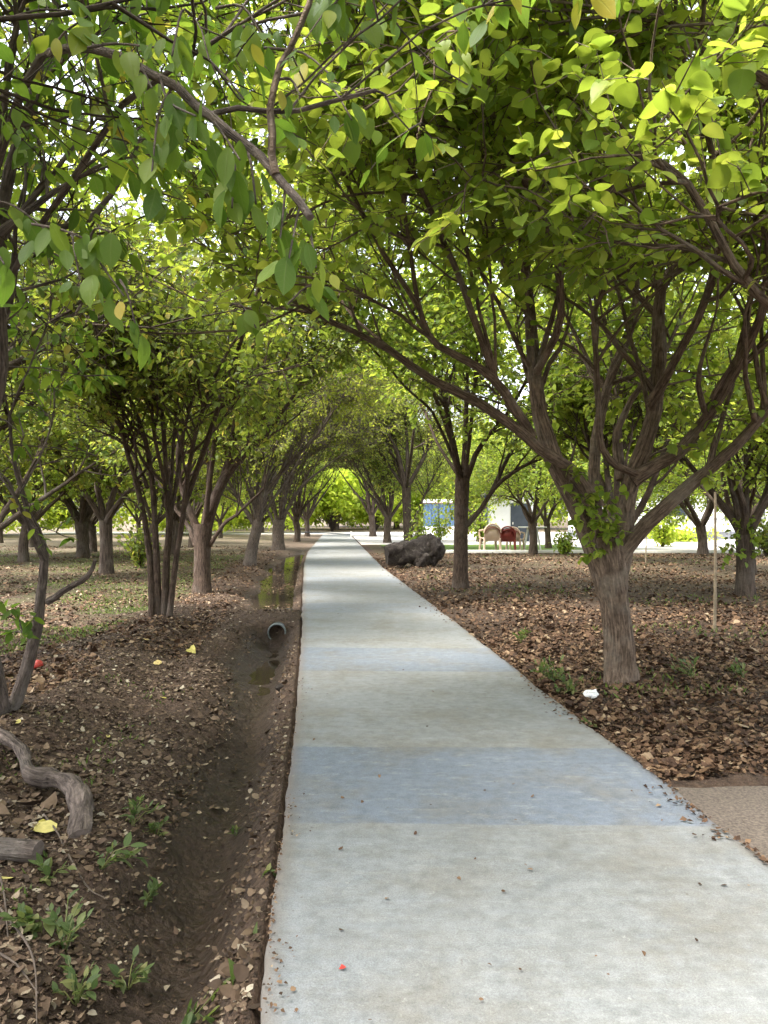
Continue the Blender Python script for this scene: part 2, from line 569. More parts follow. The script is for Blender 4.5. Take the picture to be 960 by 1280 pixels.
def log_material():
    g = NT('dark_weathered_log')
    n1 = g.noise(1.0, 6, .7, g.mapping(g.obj, (4, 4, 4)), .8)
    n2 = g.noise(22, 5, .7, g.obj)
    c = g.ramp(n1, [(.32, (0.021, 0.0165, 0.015)), (.55, (0.06, 0.0495, 0.0435)), (.75, (0.21, 0.18, 0.1575))])
    c = g.mix(.6, c, g.ramp(n2, [(.3, .5), (.7, 1.5)]), 'MULTIPLY')
    return g.out(g.principled(c, .95, .15, g.bump(g.math('ADD', n1, g.math('MULTIPLY', n2, .5)), 1.0, .06)))


M_LOG = log_material()


def water_material():
    g = NT('muddy_water')
    n = g.noise(5, 4, .6, g.pos)
    c = g.ramp(n, [(.3, (.026, .019, .013)), (.7, (.055, .041, .028))])
    nd = g.principled(c, .06, .45, g.bump(g.noise(9, 3, .6, g.pos), .06, .02))
    return g.out(nd)


M_WATER = water_material()


def lawn_material():
    g = NT('lawn')
    n = g.noise(3, 6, .7, g.pos)
    c = g.ramp(n, [(.3, (.055, .10, .02)), (.7, (.13, .19, .04))])
    return g.out(g.principled(c, .9, .2, g.bump(g.noise(60, 3, .7, g.pos), .8, .04)))


M_LAWN = lawn_material()

# ------------------------------------------------------------------ ground, path, road, water
def grid_obj(name, X, Y, Z, mat, uv=None, zone=None, smooth=True):
    r, c = X.shape
    V = np.stack([X, Y, Z], -1).reshape(-1, 3)
    i = np.arange(r - 1)[:, None] * c + np.arange(c - 1)[None, :]
    q = np.stack([i, i + 1, i + c + 1, i + c], -1).reshape(-1, 4)
    a = Acc()
    a.add(V, q, uv=None if uv is None else uv.reshape(-1, 2))
    o = a.build(name, mat, smooth=smooth)
    if zone is not None:
        at = o.data.color_attributes.new('zone', 'FLOAT_COLOR', 'POINT')
        zz = np.concatenate([zone.reshape(-1, 3), np.ones((r * c, 1))], 1)
        at.data.foreach_set('color', zz.astype(np.float32).ravel())
    return o


def spaced(a, b, s0, grow, smax):
    out, s = [a], s0
    while out[-1] < b:
        out.append(out[-1] + s)
        s = min(s * grow, smax)
    return out


ys = [-400, -200, -100, -50, -25, -12, -6, -3, -1] + spaced(0, 14, .05, 1.003, .09) + spaced(14.1, 62, .1, 1.02, .7) + spaced(63, 900, 1.2, 1.15, 80)
ys = np.array(ys)
sneg = -np.array(spaced(.0, 3.6, .035, 1.004, .07) + spaced(3.7, 30, .08, 1.06, 1.5) + spaced(32, 700, 3, 1.25, 90))[::-1]
spos = np.array(spaced(.0, 6, .045, 1.006, .12) + spaced(6.2, 30, .15, 1.06, 1.5) + spaced(32, 700, 3, 1.25, 90))
Yg = ys[:, None]
le, re_ = left_edge(ys)[:, None], right_edge(ys)[:, None]
Xg = np.concatenate([le + sneg[None, :], le + (re_ - le) * np.array([[.03, .25, .5, .75, .97]]), re_ + spos[None, :]], 1)
Yg = np.broadcast_to(Yg, Xg.shape)
Zg = ground_z(Xg, Yg)
S = Xg - le
zone = np.zeros(Xg.shape + (3,))
dep = np.clip((-.10 - Zg) / .18, 0, 1) * (S < 0) * (Yg < 40)
zone[..., 0] = np.clip(dep * 1.25, 0, 1)
zone[..., 1] = (S < -2.2) * sstep(8, 14, Yg) * .6 + (Xg > re_ + .3) * sstep(10, 22, Yg) * .3
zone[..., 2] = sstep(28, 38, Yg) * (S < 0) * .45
ground = tag(grid_obj('ground', Xg, Yg, Zg, M_GROUND, zone=zone), kind='structure')

# the path: a cast slab with slightly ragged edges
yp = np.array(spaced(-12, 0, .5, 1, .5) + spaced(.1, 20, .06, 1.004, .16) + spaced(20.2, 62, .2, 1.02, .6))
yp = yp[yp <= 62.5]
jl = fbm(yp * 2.2, yp * 0, 31, 4) * .02 + fbm(yp * 13, yp * 0, 33, 2) * .012
jr = fbm(yp * 2.2, yp * 0 + 7, 35, 4) * .02 + fbm(yp * 13, yp * 0, 37, 2) * .012
xl, xr = left_edge(yp) + jl, right_edge(yp) + jr
us = np.array([0, .006, .02] + list(np.linspace(.06, .94, 23)) + [.98, .994, 1])
Xp = xl[:, None] + (xr - xl)[:, None] * us[None, :]
Yp = np.broadcast_to(yp[:, None], Xp.shape)
Zp = fbm(Xp * 1.3, Yp * 1.3, 41, 3) * .006 - .016 * (us[None, :] < .001) - .016 * (us[None, :] > .999)
Xs = np.concatenate([Xp[:, :1] + .02, Xp[:, :1], Xp, Xp[:, -1:], Xp[:, -1:] - .02], 1)
Zs = np.concatenate([Zp[:, :1] * 0 - .30, Zp[:, :1] - .10, Zp, Zp[:, -1:] - .07, Zp[:, :1] * 0 - .2], 1)
Ys = np.broadcast_to(yp[:, None], Xs.shape)
uu = np.concatenate([[0, 0], us, [1, 1]])
uvp = np.stack([np.broadcast_to(uu[None, :], Xs.shape), Ys], -1)
path = tag(grid_obj('path', Xs, Ys, Zs, M_PATH, uv=uvp), kind='structure')

# side pad of rough sandy paving on the right
yy = np.linspace(-1, 4.36, 90)
pr = right_edge(yy) + .03
uu = np.concatenate([np.linspace(0, 1, 40) * 2.0, [2.5, 3.5, 6]])
Xq = pr[:, None] + uu[None, :]
Yq = yy[:, None] + (fbm(Xq * 2, Xq * 0, 51, 3) * .05) * (yy[:, None] > 4.2) + 0 * Xq
tag(grid_obj('side_paving', Xq, Yq, -.035 + fbm(Xq * 6, Yq * 6, 55, 3) * .012, M_SAND), kind='structure')


def sheet(name, x0, x1, y0, y1, z, mat, n=12):
    X, Y = np.meshgrid(np.linspace(x0, x1, n), np.linspace(y0, y1, n))
    return tag(grid_obj(name, X, Y, z + 0 * X, mat), kind='structure')


sheet('road', -30, 120, 43, 52, .004, M_ROAD)
bpy.data.objects['road'].location.y = 20     # the cross road past the end of the path
sheet('forecourt', 9.3, 90, 31.8, 62.9, .002, M_ROAD)
def edge_sheet(name, gap, x1, y0, y1, z, mat, n=12):
    yy_ = np.linspace(y0, y1, n)
    u_ = np.linspace(0, 1, n)
    X = (right_edge(yy_) + gap)[:, None] * (1 - u_[None, :]) + x1 * u_[None, :]
    return tag(grid_obj(name, X, yy_[:, None] + 0 * X, z + 0 * X, mat), kind='structure')


edge_sheet('lawn', 1.0, 9.2, 31.9, 40, .012, M_LAWN)
edge_sheet('concrete_yard', .06, 9.25, 40.05, 62.9, .003, M_ROAD)
k = Acc()
box(k, (.35, 31.5, -.05), (60, 31.75, .10))
tag(bevel(k.build('kerb', M_KERB)), kind='structure')

wy = np.linspace(2.0, 10.9, 60)
wl = left_edge(wy)
Xw = wl[:, None] + np.linspace(-1.3, -.12, 14)[None, :]
Yw = np.broadcast_to(wy[:, None], Xw.shape)
tag(grid_obj('water', Xw, Yw, -.372 + 0 * Xw, M_WATER), kind='structure')
wy = np.linspace(12.6, 34, 60)
wl = left_edge(wy)
Xw = wl[:, None] + np.linspace(-2.1, -.04, 14)[None, :]
Yw = np.broadcast_to(wy[:, None], Xw.shape)
tag(grid_obj('pond_water', Xw, Yw, -.22 + 0 * Xw, M_WATER), kind='structure')

# ------------------------------------------------------------------ leaves and branches
LEAF = (np.array([(0, 0, 0), (.30, 0, -.01), (.65, 0, -.04), (1, 0, -.16),
                  (.02, .20, .04), (.34, .41, .07), (.72, .29, .0),
                  (.02, -.20, .04), (.34, -.41, .07), (.72, -.29, .0)]),
        [(0, 1, 5, 4), (1, 2, 6, 5), (1, 0, 7, 8), (2, 1, 8, 9)], [(2, 3, 6), (3, 2, 9)])
LEAF_LONG = (np.array([(0, 0, 0), (.32, 0, -.01), (.68, 0, -.04), (1, 0, -.14),
                       (.09, .12, .03), (.40, .30, .06), (.74, .215, .0),
                       (.09, -.12, .03), (.40, -.30, .06), (.74, -.215, .0)]), LEAF[1], LEAF[2])


def leaf_strip(xs, ws):
    n = len(xs)
    v, q, t = [], [], []
    for x, w_ in zip(xs, ws):
        z = -.13 * x * x
        v += [(x, 0, z - .01), (x, w_, z + .14 * w_), (x, -w_, z + .14 * w_)]
    for i in range(n - 1):
        a_, b_ = i * 3, i * 3 + 3
        q += [(a_, b_, b_ + 1, a_ + 1), (b_, a_, a_ + 2, b_ + 2)]
    return np.array(v), q, t


LEAF_FINE = leaf_strip([.0, .05, .17, .34, .52, .70, .86, 1.0], [.16, .29, .40, .43, .385, .285, .14, .004])
LEAF_OVAL = leaf_strip([.0, .06, .18, .34, .52, .70, .86, 1.0], [.01, .085, .175, .24, .25, .20, .105, .004])
LEAF_FAR = (np.array([(0, 0, 0), (.45, .38, .06), (1, 0, -.12), (.45, -.38, .06)]), [], [(0, 2, 1), (0, 3, 2)])


def add_leaves(acc, pos, along, up, size, tmpl):
    N = len(pos)
    if not N:
        return
    a = norm(along)
    s = norm(np.cross(up, a))
    n = np.cross(a, s)
    T = tmpl[0]
    curl = rng.uniform(.3, 1.9, (N, 1))
    wid = rng.uniform(.82, 1.15, (N, 1))
    sz = np.asarray(size)[:, None]
    bend = rng.normal(0, .16, (N, 1))
    tz = T[None, :, 2] * curl + bend * T[None, :, 0] ** 2 + rng.normal(0, .12, (N, 1)) * T[None, :, 1] * T[None, :, 0]
    V = pos[:, None, :] + (T[None, :, 0] * sz)[..., None] * a[:, None, :] + (T[None, :, 1] * sz * wid)[..., None] * s[:, None, :] + (tz * sz)[..., None] * n[:, None, :]
    k = len(T)
    off = (np.arange(N) * k)[:, None, None]
    f4 = (np.array(tmpl[1])[None] + off).reshape(-1, 4) if tmpl[1] else None
    f3 = (np.array(tmpl[2])[None] + off).reshape(-1, 3) if tmpl[2] else None
    acc.add(V.reshape(-1, 3), f4, f3, uv=np.tile(T[:, :2], (N, 1)))


def arch_open(p, margin=0.0, tall=None):
    """True where a point lies in the passage kept clear above the path (or at the eye)"""
    p = np.asarray(p)
    X, Y, Z = p[..., 0], p[..., 1], p[..., 2]
    h = np.interp(Y, [0, 4, 7, 12, 20, 60], [2.9, 2.95, 3.15, 3.9, 4.4, 5.2]) - margin
    w = np.interp(Y, [0, 8, 20, 60], [2.1, 2.1, 2.2, 3.0]) - margin
    dx = np.clip(np.abs(X - mid(Y)) / w, 0, 1)
    inside = (Z < h * np.sqrt(np.maximum(1 - dx ** 2.4, 0))) & (Y < 63)
    d = np.sqrt(X ** 2 + Y ** 2 + (Z - EYE) ** 2)
    return inside | (d < 1.55)


def rand_dir(n=None):
    v = rng.normal(size=(n, 3) if n else 3)
    return norm(v)


def grow(start, d, length, n, wander, lift, taper):
    pts = [start]
    d = d / np.linalg.norm(d)
    for i in range(n - 1):
        d = d + rng.normal(0, wander, 3) + np.array([0, 0, lift])
        d = d / np.linalg.norm(d)
        pts.append(pts[-1] + d * length / (n - 1))
    return np.array(pts)


def branch_tree(limbs, n1=7, n2=6, n3=6, n4=8, l1=1.7, l2=.85, l3=.38, leaf=.09, droop=.35, tmpl=LEAF,
                clear=True, t0=.35, zmax=7.0, zlow=2.0, keep=None, ends=2, twig_r=.0035, l1lift=.03, l2lift=.0, dens=1.0):
    """limbs: list of (pts, radii). Returns sub-branch tubes per limb and leaf arrays."""
    subs, LP, LA, LU, LS = [], [], [], [], []
    bad = arch_open if clear else (lambda p, margin=0: np.zeros(np.asarray(p).shape[:-1], bool))
    for pts, rad in limbs:
        m = len(pts)
        l1s, r1s, l2s, r2s = [], [], [], []
        tt = list(rng.uniform(t0, 1, n1)) + [1.0] * ends
        for t in tt:
            s = t * (m - 1)
            i = min(int(s), m - 2)
            u = s - i
            p = pts[i] * (1 - u) + pts[i + 1] * u
            r = rad[i] * (1 - u) + rad[i + 1] * u
            tan = norm(pts[i + 1] - pts[i])
            side = rand_dir()
            side = norm(side - side.dot(tan) * tan)
            a = rng.uniform(.35, 1.15) if t < .99 else rng.uniform(.1, .5)
            d = tan * math.cos(a) + side * math.sin(a)
            d = d + np.array([0, 0, .12])
            L = l1 * rng.uniform(.6, 1.2)
            q = grow(p, d, L, 7, .13, l1lift, 1)
            if q[-1, 2] < zlow + .05 or bad(q[4], .35) or bad(q[-1], .1):
                continue
            zs = zmax - 1.6              # upper branches bend over rather than climb on
            q[:, 2] = np.where(q[:, 2] > zs, zs + 1.6 * np.tanh((q[:, 2] - zs) / 2.6), q[:, 2])
            r0 = min(.62 * r, .034)
            l1s.append(q)
            r1s.append(np.linspace(r0, .006, 7))
            for t2 in list(rng.uniform(.2, 1, n2)) + [1.0]:
                s2 = t2 * 6
                i2 = min(int(s2), 5)
                u2 = s2 - i2
                p2 = q[i2] * (1 - u2) + q[i2 + 1] * u2
                tan2 = norm(q[i2 + 1] - q[i2])
                a = rng.uniform(.4, 1.1)
                sd = rand_dir()
                sd = norm(sd - sd.dot(tan2) * tan2)
                d2 = tan2 * math.cos(a) + sd * math.sin(a)
                q2 = grow(p2, d2, l2 * rng.uniform(.6, 1.2), 5, .16, l2lift, 1)
                if bad(q2[-1], .12) or q2[-1, 2] < zlow - .2 or (keep is not None and not keep(q2[-1])):
                    continue
                l2s.append(q2)
                r2s.append(np.linspace(min(.010, r0 * .5), .0035, 5))
        acc = []
        if l1s:
            acc.append((np.array(l1s), np.array(r1s), 6))
        if l2s:
            A = np.array(l2s)
            acc.append((A, np.array(r2s), 4))
            Mq = len(A)
            k = max(1, int(round(n3 * dens)))
            t = rng.uniform(.15, 1, (Mq, k)) * 4
            t[:, 0] = 3.999
            i = np.minimum(t.astype(int), 3)
            u = (t - i)[..., None]
            row = np.arange(Mq)[:, None]
            p = A[row, i] * (1 - u) + A[row, i + 1] * u
            tan = norm(A[row, i + 1] - A[row, i])
            d = norm(tan + rand_dir(Mq * k).reshape(Mq, k, 3) * .95)
            L = l3 * rng.uniform(.5, 1.25, (Mq, k, 1))
            q1 = p + d * L * .5
            d2 = norm(d + np.array([0, 0, -droop * .5]) + rand_dir(Mq * k).reshape(Mq, k, 3) * .3)
            q2_ = q1 + d2 * L * .5
            tw = np.stack([p, q1, q2_], 2).reshape(-1, 3, 3)
            ok = ~bad(tw[:, 2])
            ok &= tw[:, 2, 2] > zlow
            tw = tw[ok]
            if len(tw):
                acc.append((tw, np.tile(np.array([[twig_r, twig_r * .75, twig_r * .45]]), (len(tw), 1)), 3))
                T = len(tw)
                tl = (np.arange(n4)[None, :] + rng.uniform(.2, .9, (T, n4))) / n4 * 1.9 + .1
                il = np.minimum(tl.astype(int), 1)
                ul = (tl - il)[..., None]
                rw = np.arange(T)[:, None]
                lp = tw[rw, il] * (1 - ul) + tw[rw, il + 1] * ul
                lt = norm(tw[rw, il + 1] - tw[rw, il])
                sd = rand_dir(T * n4).reshape(T, n4, 3)
                sd[..., 2] *= .5
                al = norm(lt * .45 + sd * .85 + np.array([0, 0, -droop]))
                up = norm(np.array([0, 0, 1.0]) + rand_dir(T * n4).reshape(T, n4, 3) * .55)
                sz = leaf * rng.uniform(.55, 1.2, (T, n4))
                lp = lp + al * sz[..., None] * .22
                okl = ~bad(lp.reshape(-1, 3) + al.reshape(-1, 3) * leaf)
                LP.append(lp.reshape(-1, 3)[okl])
                LA.append(al.reshape(-1, 3)[okl])
                LU.append(up.reshape(-1, 3)[okl])
                LS.append(sz.reshape(-1)[okl])
        subs.append(acc)
    return subs, [np.concatenate(x) if x else np.zeros((0, 3)) for x in (LP, LA, LU)] + [np.concatenate(LS) if LS else np.zeros(0)]


def limb_px(pts, r0, r1, n=14, knob=.5, start=1.0):
    w = np.array([P(*p) for p in pts])
    q = smooth_line(w, n)
    q[1:-1] += rng.normal(0, .008, (n - 2, 3)) * knob
    rr = np.linspace(r0, r1, n)
    rr[:3] *= np.linspace(start, 1, 3)
    return q, rr


def sprout(p, n, size, spread, leaves, droop=.4):
    """a tuft of leaves at a point: twigs (returned) and leaves appended"""
    tw = []
    for k in range(max(1, n // 5)):
        d = norm(rand_dir() + np.array([0, 0, .3]))
        e = p + d * spread * rng.uniform(.5, 1)
        tw.append(np.array([p, (p + e) / 2 + rng.normal(0, .01, 3), e]))
        m = 5
        t = rng.uniform(.3, 1, m)[:, None]
        lp = p + (e - p) * t
        al = norm(d * .5 + rand_dir(m) * .8 + np.array([0, 0, -droop]))
        up = norm(np.array([0, 0, 1.0]) + rand_dir(m) * .45)
        leaves.append((lp, al, up, size * rng.uniform(.6, 1.15, m)))
    return np.array(tw)


def make_tree(name, label, base, trunk, limbs, bark, leafm, cat='tree', group=None, trunk_sides=16, limb_parts=True,
              sprouts=(), tmpl=LEAF, knobble=.05, stem_name='limb', **kw):
    """trunk: (pts, radii) or None; limbs: list of (pts, radii). One Empty > trunk, limb..., crown"""
    base = np.asarray(base, float)
    t = thing(name, label, cat, base, group)
    subs, (lp, la, lu, ls) = branch_tree(limbs, tmpl=tmpl, **kw)
    tr = None
    if trunk is not None:
        a = Acc()
        tubes(a, trunk[0][None], trunk[1][None], trunk_sides, cap=True, knobble=knobble)
        if not limb_parts:
            for (pts, rad), ac in zip(limbs, subs):
                tubes(a, pts[None], rad[None], 9, knobble=knobble * .6)
                for A, Rr, sd in ac:
                    tubes(a, A, Rr, max(3, sd - 1))
        tr = a.build('trunk', bark, t, base)
    extra = []
    tw_extra = []
    for (p, n, size, spread) in sprouts:
        p = np.asarray(p, float)
        tw_extra.append(sprout(p, n, size, spread, extra))
        best = min((q for pts, _ in limbs for q in pts), key=lambda q: float(((q - p) ** 2).sum()))
        tw_extra.append(np.array([best, (best + p) / 2 + (0, 0, .02), p])[None])
    if limb_parts:
        for j, ((pts, rad), ac) in enumerate(zip(limbs, subs)):
            a = Acc()
            tubes(a, pts[None], rad[None], 12 if rad[0] > .04 else 8, cap=True, knobble=knobble)
            for A, Rr, sd in ac:
                tubes(a, A, Rr, sd)
            if j == 0 and tw_extra:
                tw = np.concatenate(tw_extra)
                tubes(a, tw, np.tile([[.005, .004, .002]], (len(tw), 1)), 4)
            a.build(stem_name, bark, tr or t, base)
    c = Acc()
    add_leaves(c, lp, la, lu, ls, tmpl)
    for e in extra:
        add_leaves(c, *e, tmpl)
    c.build('crown', leafm, t, base)
    return t


def auto_limbs(base, h, r, n, reach, rise, seed, lean=(0, 0), spread=(.35, .75), lr=.5):
    """limbs fanning from a fork at height h"""
    out = []
    b = np.asarray(base, float)
    ph = rng.uniform(0, 6.28)
    for k in range(n):
        az = ph + k * 2 * math.pi / n + rng.normal(0, .3)
        a = rng.uniform(*spread)
        L = math.hypot(reach, rise) * rng.uniform(.8, 1.1)
        d = np.array([math.cos(az) * math.sin(a) + lean[0], math.sin(az) * math.sin(a) + lean[1], math.cos(a)])
        p = b + np.array([0, 0, h * rng.uniform(.88, 1.0)])
        q = grow(p, d, L, 11, .09, .015, 1)
        out.append((q, np.linspace(r * lr, .018, 11)))
    return out


def trunk_line(pts, radii, n=14, flare=1.35):
    q = smooth_line(np.array(pts), n)
    rr = np.interp(np.linspace(0, 1, n), np.linspace(0, 1, len(radii)), radii)
    rr[0] *= flare
    rr[1] *= 1 + (flare - 1) * .35
    q[0, 2] -= .08
    return q, rr


def on_ground(px, Y, dz=0.0):
    X = (px - 480) / F * Y
    return np.array([X, Y, float(ground_z(X, Y)) + dz])


def arch_limbs(fork, n, r=.05, zt=5.9):
    """limbs that bend over the path and meet those of the other row"""
    out = []
    f = np.asarray(fork, float)
    dx = float(mid(f[1])) - f[0]
    for k in range(n):
        y = f[1] + rng.uniform(-3.5, 2.5)
        dz = rng.uniform(-.3, .5)
        q = smooth_line([f, f + (dx * .18, (y - f[1]) * .3, (zt - f[2]) * .45), f + (dx * .55, (y - f[1]) * .7, (zt - f[2]) * .86 + dz * .5), f + (dx * 1.15, y - f[1], zt - f[2] + dz)], 13)
        q[1:] += rng.normal(0, .05, (12, 3))
        out.append((q, np.linspace(r, .014, 13)))
    return out


def fan_limbs(fork, n, L=3.6, r=.05):
    out = []
    for k in range(n):
        az, a = rng.uniform(0, 6.28), rng.uniform(.15, .62)
        q = grow(np.asarray(fork, float), np.array([math.cos(az) * math.sin(a), math.sin(az) * math.sin(a), math.cos(a)]), L * rng.uniform(.75, 1.15), 11, .07, .02, 1)
        out.append((q, np.linspace(r * rng.uniform(.6, 1), .010, 11)))
    return out


reseed(100)
# ---------------------------------------------------------------- the big tree on the right
b = on_ground(776, 7.0)
trunk = trunk_line([b, P(774, 800, 7.0), P(768, 745, 7.0), P(763, 705, 7.0), P(760, 672, 7.0)], [.138, .130, .134, .165, .14], 16, 1.18)
Yt = 7.0
limbs = [
    limb_px([(764, 760, Yt), (750, 705, Yt), (722, 630, 6.95), (700, 590, 6.9), (678, 535, 6.9), (668, 470, 7.0), (664, 400, 7.2), (656, 330, 7.4), (645, 230, 7.7)], .115, .035, 20, start=.75),
    limb_px([(766, 745, Yt), (757, 700, 6.95), (742, 630, 6.8), (715, 588, 6.7), (680, 565, 6.6), (640, 530, 6.5), (585, 496, 6.5), (530, 468, 6.5), (480, 433, 6.4), (430, 410, 6.4), (385, 388, 6.3), (345, 362, 6.2)], .070, .013, 22),
    limb_px([(665, 545, 6.62), (640, 505, 6.4), (612, 468, 6.3), (575, 447, 6.2), (540, 425, 6.1), (524, 385, 6.0), (516, 335, 5.9), (505, 260, 5.6)], .044, .013, 16),
    limb_px([(768, 745, Yt), (775, 700, Yt), (781, 640, 7.05), (790, 595, 7.1), (808, 550, 7.1), (820, 500, 7.2), (823, 440, 7.2), (823, 380, 7.2), (840, 335, 7.1), (868, 295, 6.9), (880, 220, 6.6)], .100, .03, 20, start=.85),
    limb_px([(767, 735, 7.0), (776, 700, 6.97), (800, 665, 6.9), (835, 632, 6.8), (880, 592, 6.7), (915, 562, 6.6), (960, 510, 6.5), (1020, 440, 6.4)], .080, .035, 16),
    limb_px([(790, 600, 7.05), (820, 580, 7.0), (850, 563, 6.9), (885, 520, 6.7), (925, 455, 6.4), (960, 370, 6.0)], .075, .030, 14),
    limb_px([(797, 592, 7.0), (768, 580, 6.8), (752, 555, 6.7), (748, 500, 6.7), (745, 440, 6.6), (742, 395, 6.5), (758, 350, 6.4), (765, 300, 6.2), (760, 210, 5.8)], .034, .014, 18),
    limb_px([(752, 690, 7.15), (742, 620, 7.3), (746, 545, 7.6), (765, 465, 8.0), (790, 400, 8.3), (800, 320, 8.6)], .068, .028, 14),
    limb_px([(775, 600, 7.1), (770, 545, 7.3), (795, 490, 7.4), (818, 468, 7.5), (850, 400, 7.8)], .036, .018, 12),
    limb_px([(812, 505, 7.15), (850, 440, 6.6), (890, 350, 6.0), (900, 250, 5.3), (880, 150, 4.8)], .042, .018, 12),
    limb_px([(668, 470, 7.0), (700, 400, 6.5), (690, 300, 5.9), (640, 200, 5.2), (600, 110, 4.7)], .040, .016, 12),
    limb_px([(620, 478, 6.35), (575, 350, 5.9), (520, 220, 5.4), (455, 90, 5.0)], .030, .010, 14),
    limb_px([(524, 385, 6.0), (470, 300, 5.8), (420, 200, 5.6), (380, 110, 5.4)], .022, .009, 12),
    limb_px([(664, 400, 7.2), (600, 260, 6.8), (540, 120, 6.4), (500, 20, 6.2)], .034, .011, 14),
] + fan_limbs(P(668, 470, 7.0), 2, 2.2, .026) + fan_limbs(P(812, 520, 7.15), 2, 2.4, .028) + fan_limbs(P(620, 478, 6.35), 2, 1.8, .018)
spr = [(P(728, 628, 6.66), 50, .078, .24), (P(748, 655, 6.7), 70, .078, .26), (P(772, 672, 6.74), 45, .078, .2), (P(712, 600, 6.62), 30, .078, .22), (P(762, 625, 6.75), 35, .078, .2), (P(742, 688, 6.76), 30, .078, .18), (P(880, 560, 6.8), 40, .09, .5), (P(915, 525, 6.6), 50, .09, .55),
       (P(850, 540, 6.9), 25, .09, .4), (P(700, 560, 6.9), 10, .08, .25)]
make_tree('mulberry_tree', 'largest tree right of the path, thick trunk forking low into spreading limbs of green leaves', b, trunk, limbs, M_BARK, M_LEAF_R,
          sprouts=spr, knobble=.075, n1=7, n2=6, n3=6, n4=5, tmpl=LEAF_FINE, l1=1.5, l2=.8, l3=.36, leaf=.088, droop=.25, t0=.42, zlow=2.5, zmax=9.0, ends=3,
          keep=lambda p: p[1] > 8.2 or p[2] > 2.45 + .37 * max(p[1] - 3.6, 0) or p[0] > 3.5)

reseed(101)
# a second tree whose trunk stands outside the frame on the right and reaches in
b = np.array([5.3, 5.4, .0])
trunk = trunk_line([b, b + (.03, 0, .6), b + (-.05, .02, 1.2)], [.16, .14, .15])
limbs = [
    (smooth_line([b + (0, 0, 1.1), P(1080, 470, 5.2), P(1000, 410, 5.0), P(930, 350, 4.8), P(860, 230, 4.6), P(790, 180, 4.5), P(735, 100, 4.4)], 16), np.linspace(.045, .012, 16)),
    (smooth_line([b + (0, 0, 1.1), P(1120, 330, 4.8), P(1010, 150, 4.4), P(940, 90, 4.2), P(880, 65, 4.1), P(830, 20, 4.0)], 14), np.linspace(.045, .012, 14)),
    (smooth_line([b + (0, 0, 1.1), P(1060, 300, 6.0), P(980, 150, 6.3), P(960, 60, 6.4)], 12), np.linspace(.06, .02, 12)),
] + auto_limbs(b, 1.15, .15, 3, 2.2, 2.4, 1, lean=(.2, .1))
make_tree('mulberry_tree', 'tree outside the right edge, its dark branches and green leaves reaching in at upper right', b, trunk, limbs, M_BARK, M_LEAF_R,
          n1=7, n2=6, n3=5, n4=7, tmpl=LEAF_FINE, l1=1.3, l2=.75, l3=.36, leaf=.09, droop=.25, t0=.45, zlow=2.7, zmax=8.5,
          keep=lambda p: p[2] > 2.55 + .30 * max(p[1] - 3.6, 0) or p[0] > 4.2)

reseed(102)
# ---------------------------------------------------------------- right row, second and third tree
b = on_ground(575, 16)
trunk = trunk_line([b, P(576, 690, 16), P(577, 640, 16), P(578, 598, 16)], [.165, .150, .140, .150], 14, 1.2)
Y = 16
limbs = [
    limb_px([(577, 612, Y), (570, 575, Y), (562, 535, Y), (556, 500, 15.8), (545, 450, 15.5), (540, 400, 15)], .09, .02),
    limb_px([(579, 612, Y), (582, 560, Y), (583, 510, Y), (584, 460, 16.2), (580, 400, 16.4)], .075, .02),
    limb_px([(580, 612, Y), (592, 575, 15.9), (607, 548, 15.8), (632, 520, 15.6), (660, 470, 15.2), (680, 400, 15)], .065, .02),
    limb_px([(579, 660, Y), (598, 640, 15.9), (620, 608, 15.8), (650, 585, 15.6), (685, 568, 15.4), (720, 535, 15.2)], .06, .018),
    limb_px([(570, 580, Y), (555, 545, 15.8), (538, 512, 15.5), (505, 482, 15.2), (470, 440, 14.8), (430, 400, 14.4)], .04, .014),
    limb_px([(605, 632, 15.9), (640, 560, 16.6), (665, 500, 17.5), (680, 440, 18.5)], .04, .016),
    limb_px([(570, 590, Y), (545, 550, 17), (525, 500, 18), (500, 450, 19)], .04, .014),
    limb_px([(577, 612, Y), (560, 540, 15.5), (520, 440, 14.8), (470, 350, 14), (420, 290, 13.4)], .05, .016),
    limb_px([(579, 612, Y), (590, 520, 15.4), (600, 400, 14.2), (610, 280, 13)], .05, .016),
]
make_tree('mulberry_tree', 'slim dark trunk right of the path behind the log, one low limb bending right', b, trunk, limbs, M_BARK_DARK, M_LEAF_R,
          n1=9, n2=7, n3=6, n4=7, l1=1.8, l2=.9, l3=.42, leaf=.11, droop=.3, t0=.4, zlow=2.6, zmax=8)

b = on_ground(511, 34)
trunk = trunk_line([b, P(509, 650, 34), P(508, 605, 34)], [.24, .19, .2], 10, 1.2)
Y = 34
limbs = [
    limb_px([(507, 612, Y), (498, 570, Y), (480, 535, 33.5), (455, 495, 33), (436, 470, 32)], .12, .02),
    limb_px([(508, 612, Y), (509, 560, Y), (505, 510, Y), (495, 455, 33)], .11, .02),
    limb_px([(508, 612, Y), (528, 575, Y), (545, 540, Y), (565, 500, 34)], .10, .02),
    limb_px([(514, 660, Y), (526, 630, 34.5), (545, 590, 35), (570, 550, 35)], .07, .02),
    limb_px([(506, 610, Y), (485, 580, 35), (465, 545, 36), (450, 500, 38)], .08, .02),
    limb_px([(508, 610, Y), (515, 560, 31), (520, 500, 29), (515, 440, 28)], .08, .02),
] + arch_limbs(P(508, 612, Y), 4) + fan_limbs(P(508, 612, Y), 5, 4.2)
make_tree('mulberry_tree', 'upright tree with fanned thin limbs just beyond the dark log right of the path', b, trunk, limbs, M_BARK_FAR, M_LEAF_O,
          n1=10, n2=8, n3=8, n4=3, twig_r=.006, l1=2.0, l2=1.0, l3=.5, leaf=.11, l1lift=.07, droop=.3, t0=.3, zlow=2.2, zmax=8, tmpl=LEAF_FAR, trunk_sides=10)

